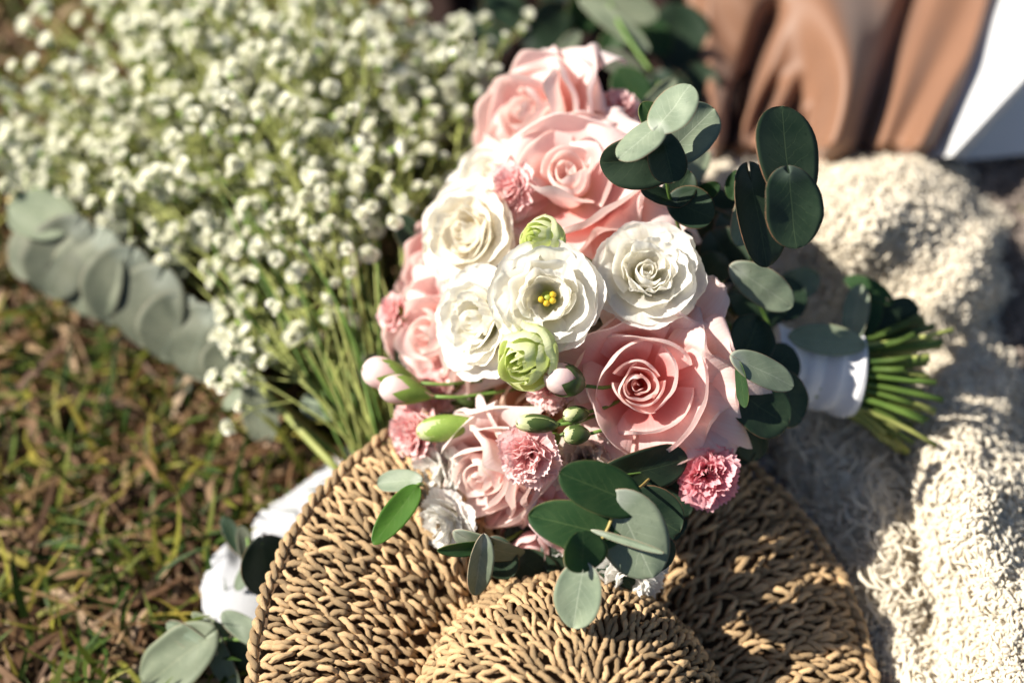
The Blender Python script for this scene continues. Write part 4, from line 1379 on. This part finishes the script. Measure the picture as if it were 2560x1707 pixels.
# blurred branches behind the top rose
sprig('blurred eucalyptus branch in front of the shade painted cloth at the top edge', P(1600, 150, 1.0), [
    ((1500, -10), (1645, 45), 74, 1.02, 1.02, 'pale', 14),
    ((1482, 20), (1625, 118), 58, 1.01, 1.0, 'pale', -20),
    ((1590, 185), (1500, 130), 66, .97, .97, 'grey', 10),
    ((1725, 178), (1680, 6), 158, 1.06, 1.06, 'dark', 5),
    ((1600, 260), (1545, 170), 96, .95, .95, 'green', 0),
    ((1760, 270), (1735, 160), 108, 1.04, 1.04, 'dark', 0),
    ((1480, -60), (1560, 20), 80, 1.05, 1.05, 'pale', 0),
    ((1660, 120), (1600, 60), 90, 1.05, 1.05, 'green', 0),
    ((1392, 142), (1452, 80), 42, .98, .98, 'pale', 10),
    ((1300, 60), (1220, -20), 100, 1.06, 1.06, 'dark', (.6, 0)),
    ((1330, 100), (1420, 20), 110, 1.05, 1.05, 'dark', (.6, 0)),
    ((1400, -10), (1330, -80), 110, 1.06, 1.06, 'dark', (.5, .2)),
    ((1250, 110), (1180, 40), 90, 1.06, 1.06, 'dark', (.6, -.2)),
    ((1440, 60), (1500, -30), 90, 1.06, 1.06, 'green', (.5, 0)),
    ((1650, 200), (1700, 290), 110, 1.02, 1.02, 'dark', 0),
    ((1560, 60), (1500, 160), 60, 1.03, 1.03, 'green', 10)],
    [([P(1500, -40, 1.04), P(1560, 80, 1.0), P(1640, 200, .98), P(1700, 320, .97)], .0015, 'stem')], group='loose eucalyptus branches round the bouquet')

# branch on the grass at the left
sprig('long grey eucalyptus branch of overlapping round leaves on the grass', PZ(300, 750, .03), [
    ((160, 545), (20, 522), 132, .962, .965, 'pale', (-.25, .3), dict(cup=.03)),
    ((110, 575), (34, 690), 130, .968, .972, 'grey', (-.3, .1), dict(cup=.03)),
    ((190, 580), (96, 735), 185, .958, .962, 'grey', (-.1, 0), dict(cup=.04, bend=.15)),
    ((255, 612), (176, 782), 215, .952, .957, 'grey', (-.25, .1), dict(cup=.03, bend=.2)),
    ((325, 655), (262, 812), 190, .947, .951, 'grey', (0, -.1), dict(cup=.04, bend=.15)),
    ((398, 705), (330, 862), 205, .941, .945, 'grey', (-.2, .15), dict(cup=.03, bend=.2)),
    ((462, 770), (398, 900), 175, .936, .940, 'grey', (-.05, -.1), dict(cup=.05, bend=.1)),
    ((520, 800), (455, 940), 205, .930, .935, 'grey', (-.2, .1), dict(cup=.03, bend=.2)),
    ((575, 865), (565, 965), 130, .924, .928, 'grey', (-.1, 0)),
    ((250, 590), (330, 560), 90, .962, .965, 'grey', (-.1, .5)),
    ((400, 680), (470, 660), 90, .950, .952, 'grey', (-.1, .5)),
    ((120, 480), (30, 350), 120, 1.0, 1.0, 'grey', 10),
    ((60, 420), (-30, 300), 110, 1.01, 1.01, 'grey', 10)],
    [([P(20, 500, 1.0), P(180, 590, .985), P(380, 710, .965), P(560, 850, .945), P(760, 1060, .93), P(930, 1200, .90)], .002, 'stem_yellow')],
    group='loose eucalyptus branches round the bouquet')
sprig('lone drooping grey leaf below the gypsophila stems', P(640, 980, .93), [
    ((640, 968), (662, 1108), 98, .925, .93, 'grey', 10),
    ((618, 962), (562, 1022), 40, .93, .93, 'pale', 20),
    ((470, 955), (440, 985), 46, .97, .97, 'grey', 0)],
    [([P(620, 960, .93), P(600, 900, .93), P(700, 1020, .93), P(860, 1150, .91)], .0012, 'stem')], group='loose eucalyptus branches round the bouquet')
sprig('pale square leaf caught among the gypsophila stems', P(790, 1010, .92), [
    ((825, 1032), (752, 1000), 66, .915, .915, 'sage', 0),
    ((935, 900), (900, 960), 60, .90, .90, 'grey', 10)],
    [([P(820, 1030, .915), P(900, 1120, .91)], .001, 'stem')], group='loose eucalyptus branches round the bouquet')
sprig('dark heart shaped eucalyptus leaf lying on the white cloth', P(660, 1400, .86), [
    ((655, 1352), (672, 1486), 112, .850, .858, 'dark', (.9, 0), dict(lobe=.05)),
    ((628, 1408), (592, 1474), 36, .86, .865, 'sage', 10),
    ((618, 1400), (606, 1312), 36, .865, .87, 'grey', 30),
    ((600, 1370), (556, 1290), 40, .875, .88, 'dark', 20)],
    [([P(655, 1356, .85), P(632, 1400, .862), P(618, 1345, .87)], .001, 'stem')], group='loose eucalyptus branches round the bouquet')
sprig('loose eucalyptus twig on the grass at the hat edge near the lower corner', P(520, 1620, .84), [
    ((650, 1598), (552, 1530), 58, .84, .845, 'sage', 10),
    ((610, 1590), (596, 1680), 88, .845, .85, 'dark', 0),
    ((505, 1600), (352, 1720), 138, .84, .85, 'pale', 12, dict(cup=.1)),
    ((520, 1620), (418, 1555), 54, .84, .845, 'sage', -20),
    ((520, 1575), (590, 1730), 64, .845, .85, 'sage', 20),
    ((500, 1545), (590, 1600), 36, .85, .85, 'pale', 0)],
    [([P(640, 1600, .84), P(540, 1600, .845), P(470, 1640, .85)], .001, 'stem')], group='loose eucalyptus branches round the bouquet')

# ---- handle: ribbon wrap and cut stems
hb = empty('stem_bundle', HANDLE, 'bundle of cut green stems fanning out from the white wrap', 'flower stems')
bpy.context.view_layer.update()
WC = P(2060, 930, .878)
side_ = nrm(np.cross(TAILDIR, FW))
upv_ = np.cross(TAILDIR, side_)
g_ = random.Random(12)
for i in range(95):
    a = g_.uniform(0, 2 * PI)
    q = math.sqrt(g_.random())
    o0 = side_ * q * .016 * math.cos(a) + upv_ * q * .013 * math.sin(a)
    sp_ = 2.7
    L = g_.uniform(.040, .070)
    e0 = WC + o0 - TAILDIR * .10
    e1 = WC + o0
    e2 = WC + TAILDIR * L + o0 * sp_ + RNG.normal(0, .002, 3)
    pts = bez([e0, e1 - TAILDIR * .02, e1 + TAILDIR * .02, e2], 10)
    stem_part(hb, pts, np.linspace(.0016, .0019, 10) * g_.uniform(.75, 1.35), g_.choice(['stem_cut', 'stem_cut', 'stem_cut', 'gyp_stem']), 7)
# the wrap
n_, m_ = 90, 120
t = np.linspace(0, 1, n_)[:, None]
a = np.linspace(0, 2 * PI, m_, endpoint=False)[None]
wv = Wave(71, 9, 1.0)
cuff = nrm(WC - HANDLE)
rad_ = .0205 + .0022 * np.cos(t * PI * 2) + .0009 * np.sin(t * 26 + a * 2.0 + .8 * np.sin(a * 2)) + .0010 * wv(t * 14, np.cos(a) * 2 + np.sin(a))
bands = (t * 5.2 + a / (2 * PI)) % 1
rad_ = rad_ + .0007 * bands * (1 - sstep(.92, 1, bands))
rad_ = rad_ * (1 - .5 * sstep(.93, 1.0, t)) * (1 - .3 * sstep(.07, 0, t))
ctr = WC + TAILDIR * ((t - .62) * .062)[..., None]
V = ctr + side_ * (rad_ * np.cos(a) * 1.15)[..., None] + upv_ * (rad_ * np.sin(a) * .92)[..., None]
link('ribbon_wrap', mk_mesh('ribbon_wrap', V.reshape(-1, 3), grid_faces(n_, m_, True), None, [M['ribbon']]),
     label='white fabric ribbon wrapped round the bouquet handle', cat='ribbon')

# ================================================================== GYPSOPHILA
def blossom_mesh(seed):
    g = np.random.default_rng(seed)
    b = Bag()
    for i in range(15):
        f = (i + .5) / 15
        V, F, uv = petal_pts(Rr=.0008 + .0040 * f**.8, H=.0050 - .0028 * f**2, W=R(95 - 45 * f), th=i * R(137.5), cut=.2, p=2, frill=.0004, ff=4, b1=(.4, .3), b2=(.7, .8),
                             wb=.3, wav=.0003, r0=.0003, seed=seed * 31 + i, ns=5, nt=4)
        b.add(V, F, uv, 0)
    zz = np.array((-.0022, -.0012, .0004, .0014))
    b.add(*tube(np.stack([0 * zz, 0 * zz, zz], -1), np.array((.0006, .0013, .0015, .0014)), 6), 1)
    return b.mesh('blossom', [M['gyp'], M['calyx']])


BLO = [blossom_mesh(i) for i in range(5)]


def in_gyp(px, py):
    return True


def gyp_spray(label, root_px, ends, seed, main_r=.0010, per=1.35, size=1.0):
    g = np.random.default_rng(seed)
    rp = P(*root_px)
    root = empty('gypsophila_spray', rp, label, 'gypsophila', "white gypsophila sprays behind the bouquet")
    bpy.context.view_layer.update()
    stems = Bag()
    cnt = 0
    for (ex, ey, ez, nb, spread) in ends:
        end = PZ(ex, ey, ez)
        L = np.linalg.norm(end - rp)
        ctrl = rp * .5 + end * .5 + np.array((0, 0, .03)) + g.normal(0, .008, 3)
        path = bez([rp + g.normal(0, .006, 3), ctrl, end], 14)
        stems.add(*tube(path, np.linspace(main_r, main_r * .55, 14), 5))
        dirm = nrm(end - rp)
        for k in range(int(nb * per)):
            u = g.uniform(.70, 1.0) if L > .2 else g.uniform(.5, 1)
            p0 = path[int(u * 13)]
            tgt = end - dirm * g.uniform(-.4, 1.1) * spread + g.normal(0, 1, 3) * np.array((spread, spread, spread * .55)) * .62
            tgt[2] = max(.015, tgt[2])
            j = (p0 * .45 + tgt * .55) + g.normal(0, .005, 3)
            j[2] -= .004
            stems.add(*tube([p0, j], (.0007, .0005), 4, cap=False))
            stems.add(*tube([j, j * .4 + tgt * .6, tgt], .0004, 4, cap=False))
            nbl = g.integers(1, 4)
            for q in range(nbl):
                c = tgt if q == 0 else tgt + g.normal(0, .0075, 3)
                if c[2] < .01:
                    c[2] = .012
                if q:
                    stems.add(*tube([j, c], .00035, 4, cap=False))
                d = nrm(nrm(c - j) * .7 + g.normal(0, .5, 3) + np.array((0, 0, .5)))
                o = link('blossom', BLO[g.integers(5)], root)
                qv = Vector(d).to_track_quat('Z', 'Y')
                sc = size * (.60 + 1.05 * g.random() ** .8)
                o.matrix_local = Matrix.Translation(Vector(c - rp)) @ qv.to_matrix().to_4x4() @ Matrix.Scale(sc, 4)
                cnt += 1
    o = link('stems', stems.mesh('stems', [M['gyp_stem']]), root)
    o.matrix_parent_inverse = root.matrix_world.inverted()
    return cnt


tot = 0
RP = (960, 1180, .90)
SP = [
    ('gypsophila spray whose tips hang over the brown grass in the corner', (940, 1150, .90), [(150, 275, .08, 30, .045), (70, 335, .06, 20, .032), (240, 340, .07, 34, .05)], 1),
    ('gypsophila spray just above the grey eucalyptus branch', (930, 1130, .90), [(330, 420, .07, 26, .045), (500, 490, .07, 14, .030), (150, 390, .06, 14, .03)], 2),
    ('gypsophila spray reaching the top edge nearest the bare grass', (950, 1160, .91), [(390, 60, .10, 34, .040), (340, 180, .09, 36, .042), (420, 260, .10, 36, .05)], 3),
    ('densest gypsophila spray crowding the top edge in full sun', (960, 1160, .90), [(530, 20, .11, 44, .05), (610, 140, .11, 44, .05), (500, 180, .08, 36, .055)], 4),
    ('gypsophila spray at the top edge closest to the shade painted cloth', (970, 1150, .90), [(760, 30, .11, 44, .05), (910, 50, .10, 44, .05), (820, 170, .12, 28, .05)], 5),
    ('gypsophila spray in the middle with large clustered blossoms', (950, 1150, .89), [(560, 320, .11, 24, .05), (700, 300, .12, 24, .05), (640, 430, .10, 15, .042)], 6),
    ('gypsophila spray between the middle one and the ivory lisianthus', (960, 1130, .89), [(850, 340, .12, 17, .045), (820, 480, .11, 11, .042), (940, 300, .10, 14, .04)], 7),
    ('loose gypsophila spray ending beside the soft pink top rose', (990, 1000, .92), [(1080, 160, .10, 20, .04), (1180, 200, .10, 20, .04), (1010, 330, .11, 14, .04), (1060, 430, .09, 8, .03)], 8),
    ('low gypsophila spray with scattered blossoms among bare stems', (930, 1160, .90), [(700, 610, .09, 8, .032), (580, 570, .08, 7, .026), (790, 620, .09, 6, .03), (640, 520, .09, 9, .03)], 9),
    ('short gypsophila sprig ending above the drooping grey leaf', (930, 1180, .90), [(620, 710, .07, 8, .018), (620, 840, .07, 9, .018), (610, 930, .06, 6, .012), (760, 760, .08, 6, .02)], 10),
    ('gypsophila spray lying lowest beneath the others on the grass', (930, 1150, .91), [(470, 160, .04, 26, .05), (700, 180, .05, 26, .06), (580, 380, .04, 14, .045), (320, 290, .04, 20, .04)], 11),
]
for lab, rp, ends, sd_ in SP:
    tot += gyp_spray(lab, rp, ends, sd_)
print('blossoms', tot)

# bare stems of the gypsophila bunch where it is gathered
gb = empty('gypsophila_bundle', P(900, 1100, .90), 'thin bare green stems of the gypsophila gathered beside the pink buds', 'flower stems')
bpy.context.view_layer.update()
g = np.random.default_rng(9)
for i in range(52):
    a0 = P(g.uniform(880, 1010), g.uniform(1080, 1220), g.uniform(.885, .925))
    e = PZ(g.uniform(480, 950), g.uniform(330, 700), g.uniform(.05, .125))
    path = bez([a0, a0 * .5 + e * .5 + g.normal(0, .012, 3), e], 10)
    stem_part(gb, path, np.linspace(g.uniform(.0007, .0013), .0005, 10), 'stem' if i % 3 else 'gyp_stem', 5)
for pts in ([(270, 560, .98), (330, 640, .96), (470, 770, .945), (570, 860, .93), (700, 1020, .92), (860, 1190, .89)],):
    stem_part(gb, smooth_path([P(*p) for p in pts]), .0026, 'gyp_stem', 7)
